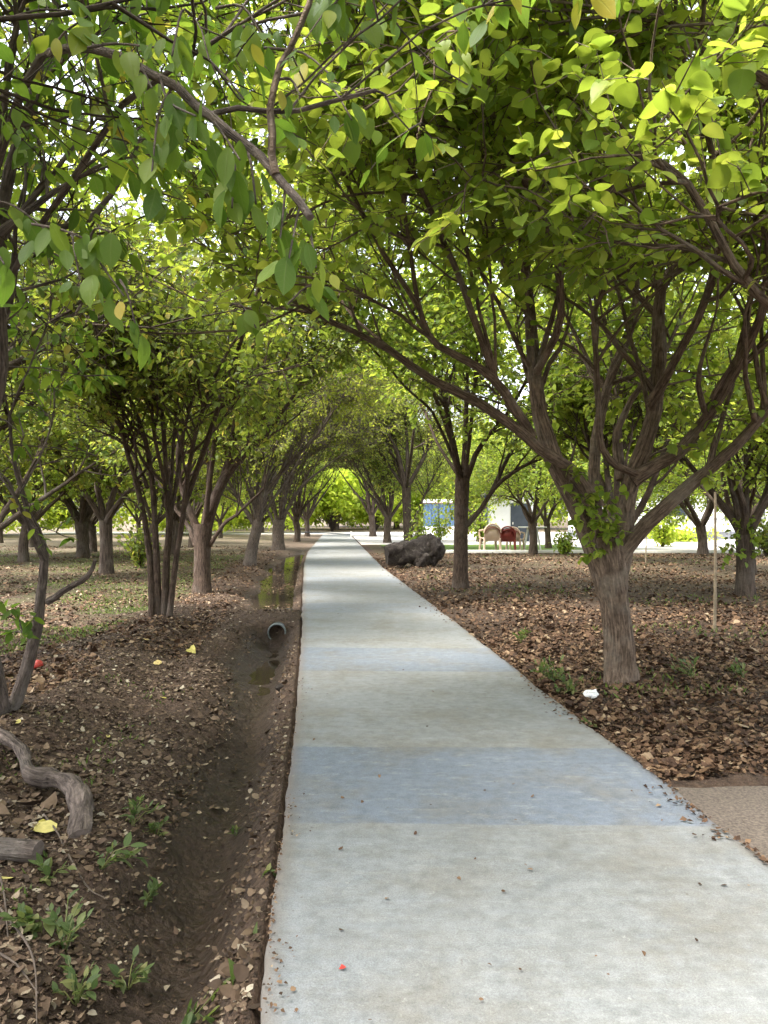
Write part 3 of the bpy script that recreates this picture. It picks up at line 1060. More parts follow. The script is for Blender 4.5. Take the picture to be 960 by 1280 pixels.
reseed(103)
# ---------------------------------------------------------------- left: leaning grey tree at the edge, with its big leaves hanging overhead
b = on_ground(-8, 5.6)
limbs = [
    limb_px([(4, 912, 5.6), (22, 872, 5.6), (36, 825, 5.55), (46, 780, 5.5), (52, 735, 5.5), (55, 695, 5.45), (48, 665, 5.4), (36, 640, 5.3), (20, 590, 5.2), (12, 520, 5.0)], .052, .010, 20),
    limb_px([(0, 912, 5.6), (-6, 850, 5.4), (-40, 740, 5.0), (-50, 640, 4.6), (-20, 540, 4.4), (2, 470, 4.3), (-2, 380, 4.2), (6, 250, 4.0), (40, 120, 3.8), (70, 0, 3.7)], .070, .018, 22),
    limb_px([(60, 752, 5.5), (80, 738, 5.4), (108, 722, 5.3), (119, 700, 5.25)], .027, .012, 8),
    limb_px([(55, 700, 5.45), (40, 668, 5.3), (28, 640, 5.2), (10, 600, 5.0)], .024, .008, 8),
    limb_px([(-2, 380, 4.2), (40, 300, 3.8), (140, 150, 3.2), (210, 90, 2.8), (300, 30, 2.6)], .018, .007, 12),
    limb_px([(4, 270, 4.0), (110, 275, 4.3), (180, 160, 4.6), (190, 60, 4.8)], .020, .008, 10),
    limb_px([(-20, 260, 3.4), (40, 90, 2.9), (110, 60, 2.6), (200, 95, 2.4), (260, 145, 2.3), (310, 185, 2.25), (350, 222, 2.2), (388, 272, 2.15)], .017, .012, 18),
    limb_px([(345, 218, 2.2), (338, 160, 2.22), (346, 95, 2.25), (372, 40, 2.3), (392, -20, 2.35)], .012, .009, 10),
    limb_px([(-45, 640, 4.6), (-80, 480, 4.0), (-30, 300, 3.5), (-20, 260, 3.4)], .06, .03, 10),
]
spr = [(P(28, 790, 5.3), 25, .10, .25), (P(12, 770, 5.3), 10, .10, .2), (P(36, 650, 5.2), 20, .10, .25), (P(70, 665, 5.2), 12, .09, .2), (P(30, 545, 4.3), 10, .09, .2),
       (P(60, 520, 4.4), 15, .09, .22), (P(105, 470, 4.5), 10, .09, .2), (P(10, 400, 3.2), 10, .1, .2), (P(120, 570, 5.2), 12, .09, .25)]
tL = make_tree('gnarled_tree', 'gnarled pale grey tree leaning at the left edge, big drooping leaves of its branches overhead', b, None, limbs[:2] + limbs[3:7] + limbs[8:], M_BARK_GREY, M_LEAF_BIG,
               sprouts=spr, n1=5, n2=4, n3=4, n4=5, l1=.9, l2=.55, l3=.34, leaf=.105, droop=.75, t0=.5, zlow=2.35, zmax=7.5, stem_name='stem', tmpl=LEAF_OVAL, knobble=.08)
# the branch that hangs down at the top, and its leaves
a = Acc()
tubes(a, limbs[7][0][None], limbs[7][1][None], 9, cap=True, knobble=.08)
a.build('stem', M_BARK, tL, b)
a = Acc()
tubes(a, limbs[2][0][None], limbs[2][1][None], 9, cap=True, knobble=.08)
a.build('stem', M_BARK_GREY, tL, b)
la = Acc()
tw = []
for (x0, y0, x1, y1, Y, n) in ((60, 70, 110, 20, 2.4, 6), (110, 60, 200, 60, 2.3, 6), (150, 70, 190, 110, 2.25, 5), (200, 95, 245, 145, 2.2, 5), (260, 145, 300, 200, 2.2, 6), (215, 110, 190, 215, 2.3, 7),
                               (300, 180, 290, 260, 2.25, 6), (310, 190, 320, 255, 2.3, 5), (350, 222, 350, 300, 2.15, 6), (380, 250, 360, 330, 2.15, 6), (380, 260, 395, 335, 2.2, 5), (345, 100, 375, 120, 2.2, 3),
                               (-20, 250, 60, 290, 2.5, 5), (40, 280, 110, 300, 2.4, 6), (90, 290, 100, 350, 2.4, 5), (100, 300, 155, 370, 2.4, 6), (-30, 290, 5, 330, 2.2, 4), (150, 350, 170, 410, 2.5, 4),
                               (110, 310, 140, 290, 2.4, 4), (270, 10, 330, 50, 2.3, 6), (290, 380, 320, 410, 3.0, 5), (360, 380, 400, 360, 2.8, 5), (240, 20, 215, 70, 2.3, 5), (20, 20, 100, 15, 2.6, 6), (330, 60, 420, 100, 2.5, 5), (400, 100, 440, 150, 2.6, 4)):
    p0, p1 = P(x0, y0, Y + .1), P(x1, y1, Y)
    mid_ = (p0 + p1) / 2 + rng.normal(0, .015, 3) + np.array([0, 0, .03])
    tw.append(np.array([p0, mid_, p1]))
    t = np.concatenate([rng.uniform(.35, 1, n - 1), [1.0]])[:, None]
    lp = p0 + (p1 - p0) * t + rng.normal(0, .02, (n, 3))
    al = norm(norm(p1 - p0) * .35 + rand_dir(n) * .55 + np.array([0, 0, -.85]))
    up = norm(np.array([0, -.55, .75]) + rand_dir(n) * .5)
    add_leaves(la, lp, al, up, .105 * rng.uniform(.5, 1.2, n), LEAF_OVAL)
tw = np.array(tw)
la.build('foliage', M_LEAF_BIG, tL, b)
for q in tw:
    a = Acc()
    tubes(a, smooth_line(q, 7)[None], np.linspace(.005, .003, 7)[None], 5)
    a.build('twig', M_BARK_GREY, tL, b)
# its exposed root, snaking over the bank
a = Acc()
rp = smooth_line([ray_ground(x_, y_) + (0, 0, h_) for x_, y_, h_ in ((-34, 915, .05), (4, 935, .07), (28, 958, .09), (36, 985, .08), (64, 992, .09), (90, 1002, .09), (103, 1022, .06), (99, 1046, -.01))], 26)
rr = np.interp(np.linspace(0, 1, 26), [0, .2, .42, .5, .62, .8, 1], [.046, .036, .034, .058, .042, .066, .050]) * (1 + .10 * np.sin(np.arange(26) * 1.9))
tubes(a, rp[None], rr[None], 14, cap=True, knobble=.09)
a.build('root', M_BARK_GREY, tL, b)

# short log stub at the left edge
a = Acc()
lp_ = smooth_line([ray_ground(x_, y_) + (0, 0, .045) for x_, y_ in ((-70, 1070), (0, 1074), (48, 1078))], 10)
tubes(a, lp_[None], np.linspace(.052, .046, 10)[None], 12, cap=True, knobble=.05)
tag(a.build('log_stub', M_BARK_GREY), 'short grey log stub lying at the left edge below the twisted root', 'log')

reseed(104)
# ---------------------------------------------------------------- left row
b = on_ground(199, 10.7)
Y = 10.7
limbs = [
    limb_px([(190, 784, Y), (188, 710, Y), (180, 645, Y), (162, 575, 10.6), (142, 515, 10.4), (110, 465, 10.2)], .052, .018),
    limb_px([(198, 788, Y + .05), (196, 710, Y), (193, 640, Y), (184, 560, 10.7), (160, 495, 10.5), (125, 440, 10.2)], .057, .018),
    limb_px([(206, 788, Y), (207, 710, Y), (212, 645, Y), (206, 570, 10.8), (202, 490, 11), (195, 420, 11)], .058, .018),
    limb_px([(210, 784, Y - .05), (220, 700, Y), (229, 640, 10.6), (240, 560, 10.4), (262, 485, 10.1), (290, 430, 9.8)], .047, .016),
    limb_px([(211, 660, Y), (205, 600, 10.6), (192, 540, 10.4), (188, 470, 10.2), (170, 400, 9.9)], .035, .015),
    limb_px([(211, 655, Y), (222, 595, 10.9), (232, 530, 11.2), (250, 470, 11.5), (270, 400, 11.5)], .035, .015),
    limb_px([(212, 640, Y), (216, 570, 11), (220, 500, 11.3), (215, 430, 11.6)], .03, .014),
    limb_px([(184, 610, Y), (165, 565, 11), (130, 520, 11.4), (80, 480, 11.8)], .03, .014),
    limb_px([(228, 640, Y), (270, 520, 10.3), (310, 400, 9.8), (350, 290, 9.3), (400, 200, 9)], .04, .014),
]
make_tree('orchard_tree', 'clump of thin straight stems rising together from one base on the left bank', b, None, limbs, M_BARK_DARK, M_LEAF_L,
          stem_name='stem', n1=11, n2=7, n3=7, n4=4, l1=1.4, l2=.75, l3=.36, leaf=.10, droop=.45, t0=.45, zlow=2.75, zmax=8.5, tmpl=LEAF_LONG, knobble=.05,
          sprouts=[(P(170, 640, 10.6), 15, .1, .3), (P(205, 620, 10.5), 20, .1, .3)])

b = on_ground(253, 15.5)
Y = 15.5
trunk = trunk_line([b, P(253, 700, Y), P(253, 655, Y)], [.180, .168, .18], 12, 1.15)
limbs = [
    limb_px([(256, 668, Y), (268, 625, Y), (285, 592, 15.4), (312, 560, 15.2), (338, 535, 15), (370, 490, 14.6)], .125, .03),
    limb_px([(250, 668, Y), (240, 645, Y), (228, 612, Y), (222, 570, 15.4), (230, 510, 15.2), (228, 450, 15)], .085, .02),
    limb_px([(254, 665, Y), (261, 620, Y), (262, 570, 15.6), (268, 510, 15.8), (275, 450, 16)], .08, .02),
    limb_px([(262, 682, Y), (280, 655, 15.2), (300, 640, 15), (330, 610, 14.6)], .045, .02),
    limb_px([(285, 592, 15.4), (290, 550, 15.2), (297, 500, 15), (305, 440, 14.8)], .07, .02),
    limb_px([(245, 682, Y), (234, 655, 15.7), (215, 630, 16), (190, 590, 16.5)], .06, .02),
    limb_px([(300, 572, 15.3), (330, 520, 14.5), (360, 460, 13.8), (390, 410, 13.2)], .05, .016),
    limb_px([(256, 668, Y), (290, 560, 15.4), (340, 440, 15), (390, 350, 14.6), (430, 300, 14.2)], .06, .016),
    limb_px([(254, 668, Y), (270, 540, 14.8), (290, 400, 13.6), (310, 290, 12.6)], .06, .016),
]
make_tree('orchard_tree', 'left tree with a single stout dark trunk, behind the clump of stems', b, trunk, limbs, M_BARK_DARK, M_LEAF_L,
          n1=11, n2=7, n3=7, n4=5, l1=1.6, l2=.85, l3=.4, leaf=.105, droop=.45, t0=.4, zlow=2.6, zmax=8.5, tmpl=LEAF_LONG)

b = on_ground(312, 24)
Y = 24
trunk = trunk_line([b, P(316, 680, Y), P(323, 652, Y)], [.19, .17, .17], 10, 1.2)
limbs = [
    limb_px([(322, 655, Y), (330, 622, Y), (348, 595, 23.8), (372, 570, 23.5), (400, 540, 23), (425, 500, 22.5)], .10, .02),
    limb_px([(320, 660, Y), (308, 640, Y), (293, 615, 24), (280, 585, 24), (270, 550, 24)], .08, .02),
    limb_px([(323, 655, Y), (322, 620, Y), (325, 580, 24.4), (340, 520, 24.6), (350, 460, 24.6)], .08, .02),
    limb_px([(330, 625, Y), (345, 590, 25), (370, 545, 26), (405, 490, 27)], .06, .02),
    limb_px([(322, 640, Y), (310, 590, 23.5), (305, 540, 23), (300, 490, 22.5)], .05, .02),
] + arch_limbs(P(322, 655, Y), 4, zt=5.4) + fan_limbs(P(322, 655, Y), 5, 3.6)
make_tree('orchard_tree', 'left tree with short right-leaning trunk, next after the stout dark trunk', b, trunk, limbs, M_BARK_GREY, M_LEAF_O,
          n1=10, n2=8, n3=8, n4=3, twig_r=.006, l1=1.9, l2=1.0, l3=.46, leaf=.11, l1lift=.07, droop=.4, t0=.35, zlow=2.3, zmax=7, tmpl=LEAF_FAR, trunk_sides=10)

b = on_ground(348, 35)
Y = 35
trunk = trunk_line([b, P(348, 668, Y), P(349, 650, Y)], [.30, .27, .28], 8, 1.2)
limbs = [
    limb_px([(352, 655, Y), (362, 630, Y), (380, 605, 34.5), (405, 585, 34), (425, 570, 33)], .10, .02),
    limb_px([(350, 655, Y), (356, 620, Y), (372, 580, 34), (395, 540, 33), (420, 500, 32)], .12, .02),
    limb_px([(347, 655, Y), (340, 620, Y), (328, 585, 35), (320, 545, 35)], .10, .02),
    limb_px([(350, 655, Y), (352, 610, 36), (365, 555, 37), (385, 500, 38)], .09, .02),
    limb_px([(345, 660, Y), (336, 640, 35), (322, 615, 35), (310, 590, 35)], .08, .02),
    limb_px([(350, 650, Y), (358, 590, 33), (362, 530, 31), (368, 470, 30)], .08, .02),
] + arch_limbs(P(349, 652, Y), 5, zt=5.7) + fan_limbs(P(349, 652, Y), 7, 4.2)
make_tree('orchard_tree', 'left tree with many pale bare limbs curving over the path before the bright opening', b, trunk, limbs, M_BARK_GREY, M_LEAF_O,
          n1=10, n2=8, n3=8, n4=2, twig_r=.008, l1=2.0, l2=1.1, l3=.5, leaf=.12, l1lift=.07, droop=.35, t0=.35, zlow=2.0, zmax=7.5, tmpl=LEAF_FAR, trunk_sides=10)

reseed(105)
# ---------------------------------------------------------------- further trees along and beside the path
def plain_tree(name, label, px, Y, h=1.2, r=.17, n=6, reach=2.4, rise=2.6, bark=None, leafm=None, group=None, base=None, limb_parts=False, arch=0, spread=(.3, .8), **kw):
    b = on_ground(px, Y) if base is None else np.array([base[0], base[1], float(ground_z(*base))])
    trunk = trunk_line([b, b + (rng.normal(0, .03), 0, h * .5), b + (rng.normal(0, .05), rng.normal(0, .05), h)], [r, r * .9, r], 8, 1.25)
    limbs = auto_limbs(trunk[0][-1] - (0, 0, h), h, r, n, reach, rise, 0, spread=spread)
    if arch:
        limbs = limbs + arch_limbs(trunk[0][-1], arch, .06, 6.2) + fan_limbs(trunk[0][-1], 4, 4.5)
    opt = dict(n1=8, n2=6, n3=5, n4=6, l1=1.7, l2=.95, l3=.46, leaf=.125, droop=.35, t0=.3, zlow=1.9, zmax=7, tmpl=LEAF_FAR)
    opt.update(kw)
    return make_tree(name, label, b, trunk, limbs, bark or M_BARK_FAR, leafm or M_LEAF_O, group=group, limb_parts=limb_parts, trunk_sides=10, **opt)


plain_tree('mulberry_tree', 'dark narrow tree right of the path, between the fanned limbs and the bright opening', 484, 43, 1.4, .22, reach=2.2, rise=3.4, zmax=8, n1=10, n3=8, n4=3, twig_r=.009, leaf=.14, leafm=M_LEAF_L, arch=5)
plain_tree('mulberry_tree', 'last tree of the right row, its trunk edging the bright opening at the path end', 466, 56, 1.6, .25, reach=2.6, rise=4, zmax=9, zlow=2.4, n1=10, n3=8, n4=3, twig_r=.009, leaf=.14, leafm=M_LEAF_L, arch=5)
plain_tree('orchard_tree', 'left tree beside the path between the pale limbs and the bright opening', 371, 46, 1.2, .2, reach=2.6, rise=3.6, zmax=8, n1=10, n3=8, n4=3, twig_r=.009, leaf=.14, leafm=M_LEAF_L, arch=5)
plain_tree('orchard_tree', 'last small tree of the left row by the bright opening', 384, 58, 1.2, .2, reach=2.6, rise=4, zmax=9, n1=10, n3=8, n4=3, twig_r=.009, leaf=.14, leafm=M_LEAF_L, arch=5)
plain_tree('orchard_tree', 'low tree with open V-shaped limbs right of the maroon chair', 666, 31, 1.25, .17, reach=2.5, rise=1.9, leafm=M_LEAF_R, zlow=1.9)
plain_tree('mulberry_tree', 'tree hidden behind the trunk of the largest tree, its pale limbs showing in the fork', 769, 13.2, 1.2, .13, n=7, reach=2.3, rise=3.0, leafm=M_LEAF_R, zlow=2.0, leaf=.11, n1=9, n3=6)
plain_tree('orchard_tree', 'small dark tree before the white wall, between two thin stakes', 878, 30, 1.1, .2, reach=2.3, rise=2.2, leafm=M_LEAF_R, zlow=1.9)
plain_tree('orchard_tree', 'tree at the right edge with a tuft of leaves around its trunk', 932, 14.4, 1.15, .17, reach=2.0, rise=2.3, leafm=M_LEAF_R, zlow=1.7, leaf=.10, tmpl=LEAF, limb_parts=True,
           sprouts=[(P(915, 690, 14.3), 50, .11, .5), (P(950, 685, 14.2), 40, .11, .45), (P(930, 665, 14.3), 30, .11, .4)])
plain_tree('orchard_tree', 'left background tree with dark V-forked trunk above the mossy floor', 104, 29, 1.3, .25, reach=2.6, rise=2.4, leafm=M_LEAF_L, zlow=1.9, limb_parts=True)
plain_tree('orchard_tree', 'tree outside the left edge, its crown filling the upper left corner of the view', 0, 0, 1.2, .15, base=(-4.7, 6.0), n=8, reach=2.8, rise=3.2, leafm=M_LEAF_L, zlow=2.6, leaf=.10, tmpl=LEAF_LONG, n1=9, n3=6, n4=4, zmax=7.5)
plain_tree('orchard_tree', 'tree outside the left edge whose twigs fill the upper left', -140, 8.5, 1.2, .16, base=(-5.6, 8.6), reach=2.4, rise=2.4, leafm=M_LEAF_L, zlow=2.2, leaf=.10, tmpl=LEAF_LONG, n1=10, n3=5, n4=3)

plain_tree('orchard_tree', 'added tree outside the frame on the left whose crown shades the near path', -300, 2, 1.2, .16, base=(-4.6, -1.0), reach=2.6, rise=2.6, leafm=M_LEAF_L, zlow=2.4, leaf=.10, clear=False, n4=5)  # unseen tree, added to shade the near path

plain_tree('mulberry_tree', 'added tree outside the frame on the right, shading the near end of the path', 2000, 2, 1.2, .16, base=(4.4, -1.2), reach=2.6, rise=2.6, leafm=M_LEAF_R, zlow=2.4, leaf=.10, clear=False, n4=5)  # added off frame to keep light off the near path
plain_tree('orchard_tree', 'added shade tree outside the frame far down the near end of the path', 500, 2, 1.2, .16, base=(-1.4, -3.6), reach=2.8, rise=2.8, leafm=M_LEAF_L, zlow=2.2, leaf=.10, clear=False, n4=5)  # out of view, put in to cut sky light on the near path

reseed(106)
plain_tree('orchard_tree', 'added tree outside the left edge, shading the near path, its leaves overhead at upper left', 0, 0, 1.2, .14, base=(-3.7, 1.7), n=7, reach=2.5, rise=2.6, leafm=M_LEAF_BIG, zlow=2.5, leaf=.10, tmpl=LEAF_OVAL, n1=8, n3=5, n4=5, zmax=7.5)  # added to block sun on the near path; also fills the upper left
plain_tree('mulberry_tree', 'added tree outside the frame behind the viewer on the right, shading the near path', 0, 0, 1.2, .16, base=(3.7, -4.6), n=7, reach=2.8, rise=2.6, leafm=M_LEAF_R, zlow=2.2, leaf=.10, clear=False, n4=7)  # unseen dense crown added to darken the near path

# background orchard: a few kinds built once, then copied
protos = []
spots = [(-9.0, 17.5, 'tree behind the left row, crown of dull green leaves above the clump of stems'),
         (-17.5, 38, 'thin upright trunk in the left background at the far edge of the orchard'),
         (9.5, 20, 'tree behind the tuft-wrapped trunk on the right'),
         (7.6, 25, 'tree standing behind the largest tree, crown merging with it'),
         (-9.5, 38, 'left background tree behind the short leaning trunk'),
         (-15, 47, 'far left background tree before the sunlit greenery'),
         (-22, 44, 'farthest left background tree near the frame edge'),
         (-8.5, 50, 'far left tree behind the pale bare limbs'),
         (-14, 24, 'tree at the left frame edge in the middle distance'),
         (10.5, 12, 'tree outside the right edge behind the largest tree'),
         (14.5, 27, 'right background tree near the edge before the white wall'),
         (-8.0, 26.5, 'left background tree between the stout dark trunk and the leaning one'),
         (5.6, 45, 'tree in the yard behind the blue booth'),
         (-20, 30, 'left background tree near the frame edge, beyond the mossy floor'),
         (-12.5, 33, 'left background tree just behind the dark V-forked one'),
         (-27, 50, 'farthest orchard tree at the left frame edge'),
         (-11.5, 54, 'far left tree seen behind the stout dark trunk'),
         (-20, 56, 'far left tree in the last orchard row'),
         (13.0, 19, 'tree outside the right edge behind the tuft-wrapped trunk'),
         (7.6, 35.5, 'tree on the lawn behind the plastic chairs'),
         (19, 40, 'tree in the forecourt before the white wall at the right edge'),
         (-7.4, 20.5, 'left background tree between the clump of stems and the stout trunk'),
         (-12.2, 26, 'left background tree left of the dark V-forked one'),
         (-16.5, 28.5, 'left background tree third in from the frame edge'),
         (-8.6, 31.5, 'left background tree right of the dark V-forked one'),
         (-11.6, 43, 'far left tree seen past the dark V-forked one'),
         (-16.2, 42, 'far left tree between the mossy floor and the sunlit greenery'),
         (-24, 38, 'far left tree at the frame edge behind the mossy floor'),
         ]
for i, (x, y, lab) in enumerate(spots):
    if i < 4:
        m = (M_LEAF_L, M_LEAF_O, M_LEAF_R, M_LEAF_R)[i]
        t = plain_tree('orchard_tree', lab, 0, 0, 1.25, .16, reach=2.3, rise=2.5, base=(x, y), leafm=m, clear=False, zlow=2.0, n1=9, group='background orchard trees')
        protos.append(t)
    else:
        src = protos[i % 4]
        c = src.copy()
        COL.objects.link(c)
        c.location = (x, y, float(ground_z(x, y)))
        c.rotation_euler = (0, 0, rng.uniform(0, 6.28))
        s = rng.uniform(.9, 1.15)
        c.scale = (s, s, s)
        c['label'] = lab
        for ch in src.children:
            d = ch.copy()
            COL.objects.link(d)
            d.parent = c

reseed(107)
# sunlit trees beyond the road
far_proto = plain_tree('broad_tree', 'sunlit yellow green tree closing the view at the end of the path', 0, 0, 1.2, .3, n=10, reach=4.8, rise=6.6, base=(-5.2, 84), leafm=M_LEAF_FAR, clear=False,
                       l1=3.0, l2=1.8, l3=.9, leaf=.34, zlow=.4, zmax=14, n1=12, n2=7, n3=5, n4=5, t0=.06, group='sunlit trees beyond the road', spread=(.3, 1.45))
for (x, y, s, lab) in ((-11, 90, 1.2, 'sunlit tree beyond the road, left of the one closing the path'), (1.5, 92, 1.2, 'sunlit tree beyond the road, right of the one closing the path'),
                       (-20, 80, 1.1, 'sunlit tree far left beyond the last orchard trees'), (-25, 66, .9, 'sunlit tree at the far left behind the orchard'), (-33, 60, .9, 'sunlit tree at the left horizon near the frame edge'),
                       (-17, 64, .8, 'sunlit tree in the far left between the fork trunk and the clump'), (-11, 69, .8, 'sunlit tree seen between the stout dark trunk and the leaning trunk'),
                       (9, 95, 1.1, 'sunlit tree behind the blue booth beyond the road'), (18, 92, 1.2, 'sunlit tree behind the small white gatehouse'), (30, 85, 1.2, 'tall tree showing over the left part of the white wall'),
                       (44, 82, 1.2, 'tall tree showing over the right part of the white wall'), (-7, 108, 1.7, 'large far tree behind the sunlit trees at the path end')):
    c = far_proto.copy()
    COL.objects.link(c)
    c.location = (x, y, -.03)
    c.rotation_euler = (0, 0, rng.uniform(0, 6.28))
    c.scale = (s, s, s)
    c['label'] = lab
    for ch in far_proto.children:
        d = ch.copy()
        COL.objects.link(d)
        d.parent = c


def shrub(name, label, b, n, rad, hgt, leafm, leaf=.12, cat='shrub', group=None, t_in=.25):
    b = np.asarray(b, float)
    t = thing(name, label, cat, b, group)
    a, st = Acc(), []
    L = []
    for k in range(n):
        az = rng.uniform(0, 6.28)
        e = b + np.array([math.cos(az) * rad * rng.uniform(.1, 1), math.sin(az) * rad * rng.uniform(.1, 1), hgt * rng.uniform(.35, 1)])
        m_ = (b + e) / 2 + np.array([0, 0, hgt * .12])
        st.append(np.array([b + rng.normal(0, .03, 3) * (1, 1, 0), m_, e]))
        nn = 14
        t_ = rng.uniform(t_in, 1, nn)[:, None]
        lp = b + (m_ - b) * t_ + (e - m_) * t_ ** 2 + rng.normal(0, rad * .12, (nn, 3))
        L.append((lp, norm(rand_dir(nn) + (0, 0, -.1)), norm(rand_dir(nn) * .6 + (0, 0, 1)), leaf * rng.uniform(.6, 1.2, nn)))
    st = np.array(st)
    tubes(a, st, np.tile([[.012, .008, .004]], (len(st), 1)), 4)
    a.build('stem', M_BARK_FAR, t, b)
    c = Acc()
    for l in L:
        add_leaves(c, *l, LEAF)
    c.build('foliage', leafm, t, b)
    return t


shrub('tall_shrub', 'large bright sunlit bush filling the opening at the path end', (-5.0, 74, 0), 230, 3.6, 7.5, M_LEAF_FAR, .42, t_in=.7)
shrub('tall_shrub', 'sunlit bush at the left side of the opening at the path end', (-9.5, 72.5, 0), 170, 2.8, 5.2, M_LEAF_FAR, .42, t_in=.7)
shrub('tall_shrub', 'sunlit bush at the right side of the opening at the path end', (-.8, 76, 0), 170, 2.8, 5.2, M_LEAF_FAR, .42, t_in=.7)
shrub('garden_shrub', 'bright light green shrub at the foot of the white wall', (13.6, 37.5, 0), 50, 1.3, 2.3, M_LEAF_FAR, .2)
for (x, y, h_, lab) in ((11.0, 36, 2.6, 'loose bush before the left part of the white wall'), (17.6, 37, 3.0, 'loose bush before the white wall near the right edge'), (5.2, 41, 2.8, 'loose bush beside the small white gatehouse'), (3.4, 47, 2.6, 'loose bush in front of the blue booth')):
    shrub('garden_shrub', lab, (x, y, 0), 34, 1.3, h_, M_LEAF_R, .17)
plain_tree('orchard_tree', 'low leafy tree before the white wall, left of the small dark tree', 0, 0, .9, .1, base=(10.2, 33.5), reach=1.9, rise=1.6, leafm=M_LEAF_R, clear=False, zlow=1.0)
plain_tree('orchard_tree', 'low leafy tree before the white wall, right of the small dark tree', 0, 0, .9, .1, base=(15.6, 33.8), reach=1.9, rise=1.6, leafm=M_LEAF_R, clear=False, zlow=1.0)
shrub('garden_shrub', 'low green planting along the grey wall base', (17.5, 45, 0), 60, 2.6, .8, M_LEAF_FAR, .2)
shrub('garden_shrub', 'leafy bush beside the trunk of the fanned tree, right of the dark log end', (1.35, 31.0, 0), 30, .6, 2.2, M_LEAF_R, .12)
shrub('garden_shrub', 'pale leafy bush at the right of the low V-limbed tree', (7.2, 30.3, 0), 36, .8, 1.1, M_LEAF_R, .13)
shrub('garden_shrub', 'small bush hanging before the white wall right of the dark tree', (14.2, 28.5, 0), 50, .9, 1.8, M_LEAF_L, .13)
shrub('garden_shrub', 'broad leaved bush beneath the left background tree', (-7.3, 23, 0), 30, .8, 1.5, M_LEAF_L, .13)

# young sapling behind the log
b = on_ground(571, 29.5)
t = thing('young_tree', 'slender young tree with narrow leafy top, left of the slim dark trunk', 'tree', b)
a = Acc()
tubes(a, smooth_line([b, P(571, 655, 29.5), P(570, 600, 29.5)], 8)[None], np.linspace(.03, .012, 8)[None], 6)
a.build('trunk', M_BARK_FAR, t, b)
c = Acc()
N = 420
hh = rng.uniform(0, 1, N)
pp = np.array([P(571, 665, 29.5)]) + np.stack([rng.normal(0, .30, N), rng.normal(0, .3, N), hh * 2.2], 1)
add_leaves(c, pp, norm(rand_dir(N) + (0, 0, -.4)), norm(rand_dir(N) * .6 + (0, 0, 1)), .15 * rng.uniform(.6, 1.2, N), LEAF)
c.build('crown', M_LEAF_L, t, b)

reseed(108)
# ---------------------------------------------------------------- thin stakes
for (px, py, Y, top, lab) in ((893, 792, 10, 615, 'tall thin stake standing in the litter near the right edge'), (807, 705, 24, 668, 'short thin stake to the right of the largest trunk')):
    b = on_ground(px, Y)
    a = Acc()
    tubes(a, smooth_line([b - (0, 0, .1), (b + P(px, top, Y)) / 2 + (.012, 0, 0), P(px + 1, top, Y)], 7)[None], np.linspace(.022, .016, 7)[None], 8, cap=True, knobble=.05)
    tag(a.build('stake', M_STAKE), lab, 'stake')

# ---------------------------------------------------------------- the dark log
def lumpy(acc, c, axes, rot, seed, n=28, amp=.25):
    th, ph = np.meshgrid(np.linspace(0, 2 * np.pi, n, endpoint=False), np.linspace(0.02, np.pi - .02, n // 2))
    d = np.stack([np.sin(ph) * np.cos(th), np.sin(ph) * np.sin(th), np.cos(ph)], -1)
    f = 1 + amp * (fbm(d[..., 0] * 1.7 + 5, d[..., 1] * 1.7 + d[..., 2] * 1.3, seed, 4) + .5 * fbm(d[..., 2] * 4 + 2, d[..., 0] * 4 - d[..., 1] * 2, seed + 5, 3))
    v = d * f[..., None] * np.asarray(axes)
    v = v @ np.asarray(rot).T + np.asarray(c)
    r, cc = th.shape
    i = np.arange(r - 1)[:, None] * cc
    k = np.arange(cc)[None, :]
    k2 = (k + 1) % cc
    q = np.stack([i + k, i + k2, i + cc + k2, i + cc + k], -1).reshape(-1, 4)
    acc.add(v.reshape(-1, 3), q[:, ::-1])


def rot_z(a):
    c, s = math.cos(a), math.sin(a)
    return np.array([[c, -s, 0], [s, c, 0], [0, 0, 1]])


b = on_ground(516, 22.8)
t = thing('fallen_log', 'dark weathered log with a raised gnarled end lying right of the path', 'log', b)
a = Acc()
q = smooth_line([P(483, 692, 22.7), P(500, 690, 22.8), P(520, 688, 22.9), P(536, 684, 23)], 14)
tubes(a, q[None], np.interp(np.linspace(0, 1, 14), [0, .2, .6, 1], [.26, .30, .32, .34])[None], 20, cap=True, knobble=.20)
a.build('trunk', M_LOG, t, b)
a = Acc()
lumpy(a, P(541, 690, 22.9), (.36, .40, .47), rot_z(.2) @ np.array([[.95, 0, .3], [0, 1, 0], [-.3, 0, .95]]), 61, 48, .55)
lumpy(a, P(528, 699, 22.7), (.30, .3, .3), rot_z(.5), 67, 36, .6)
a.build('root_end', M_LOG, t, b)

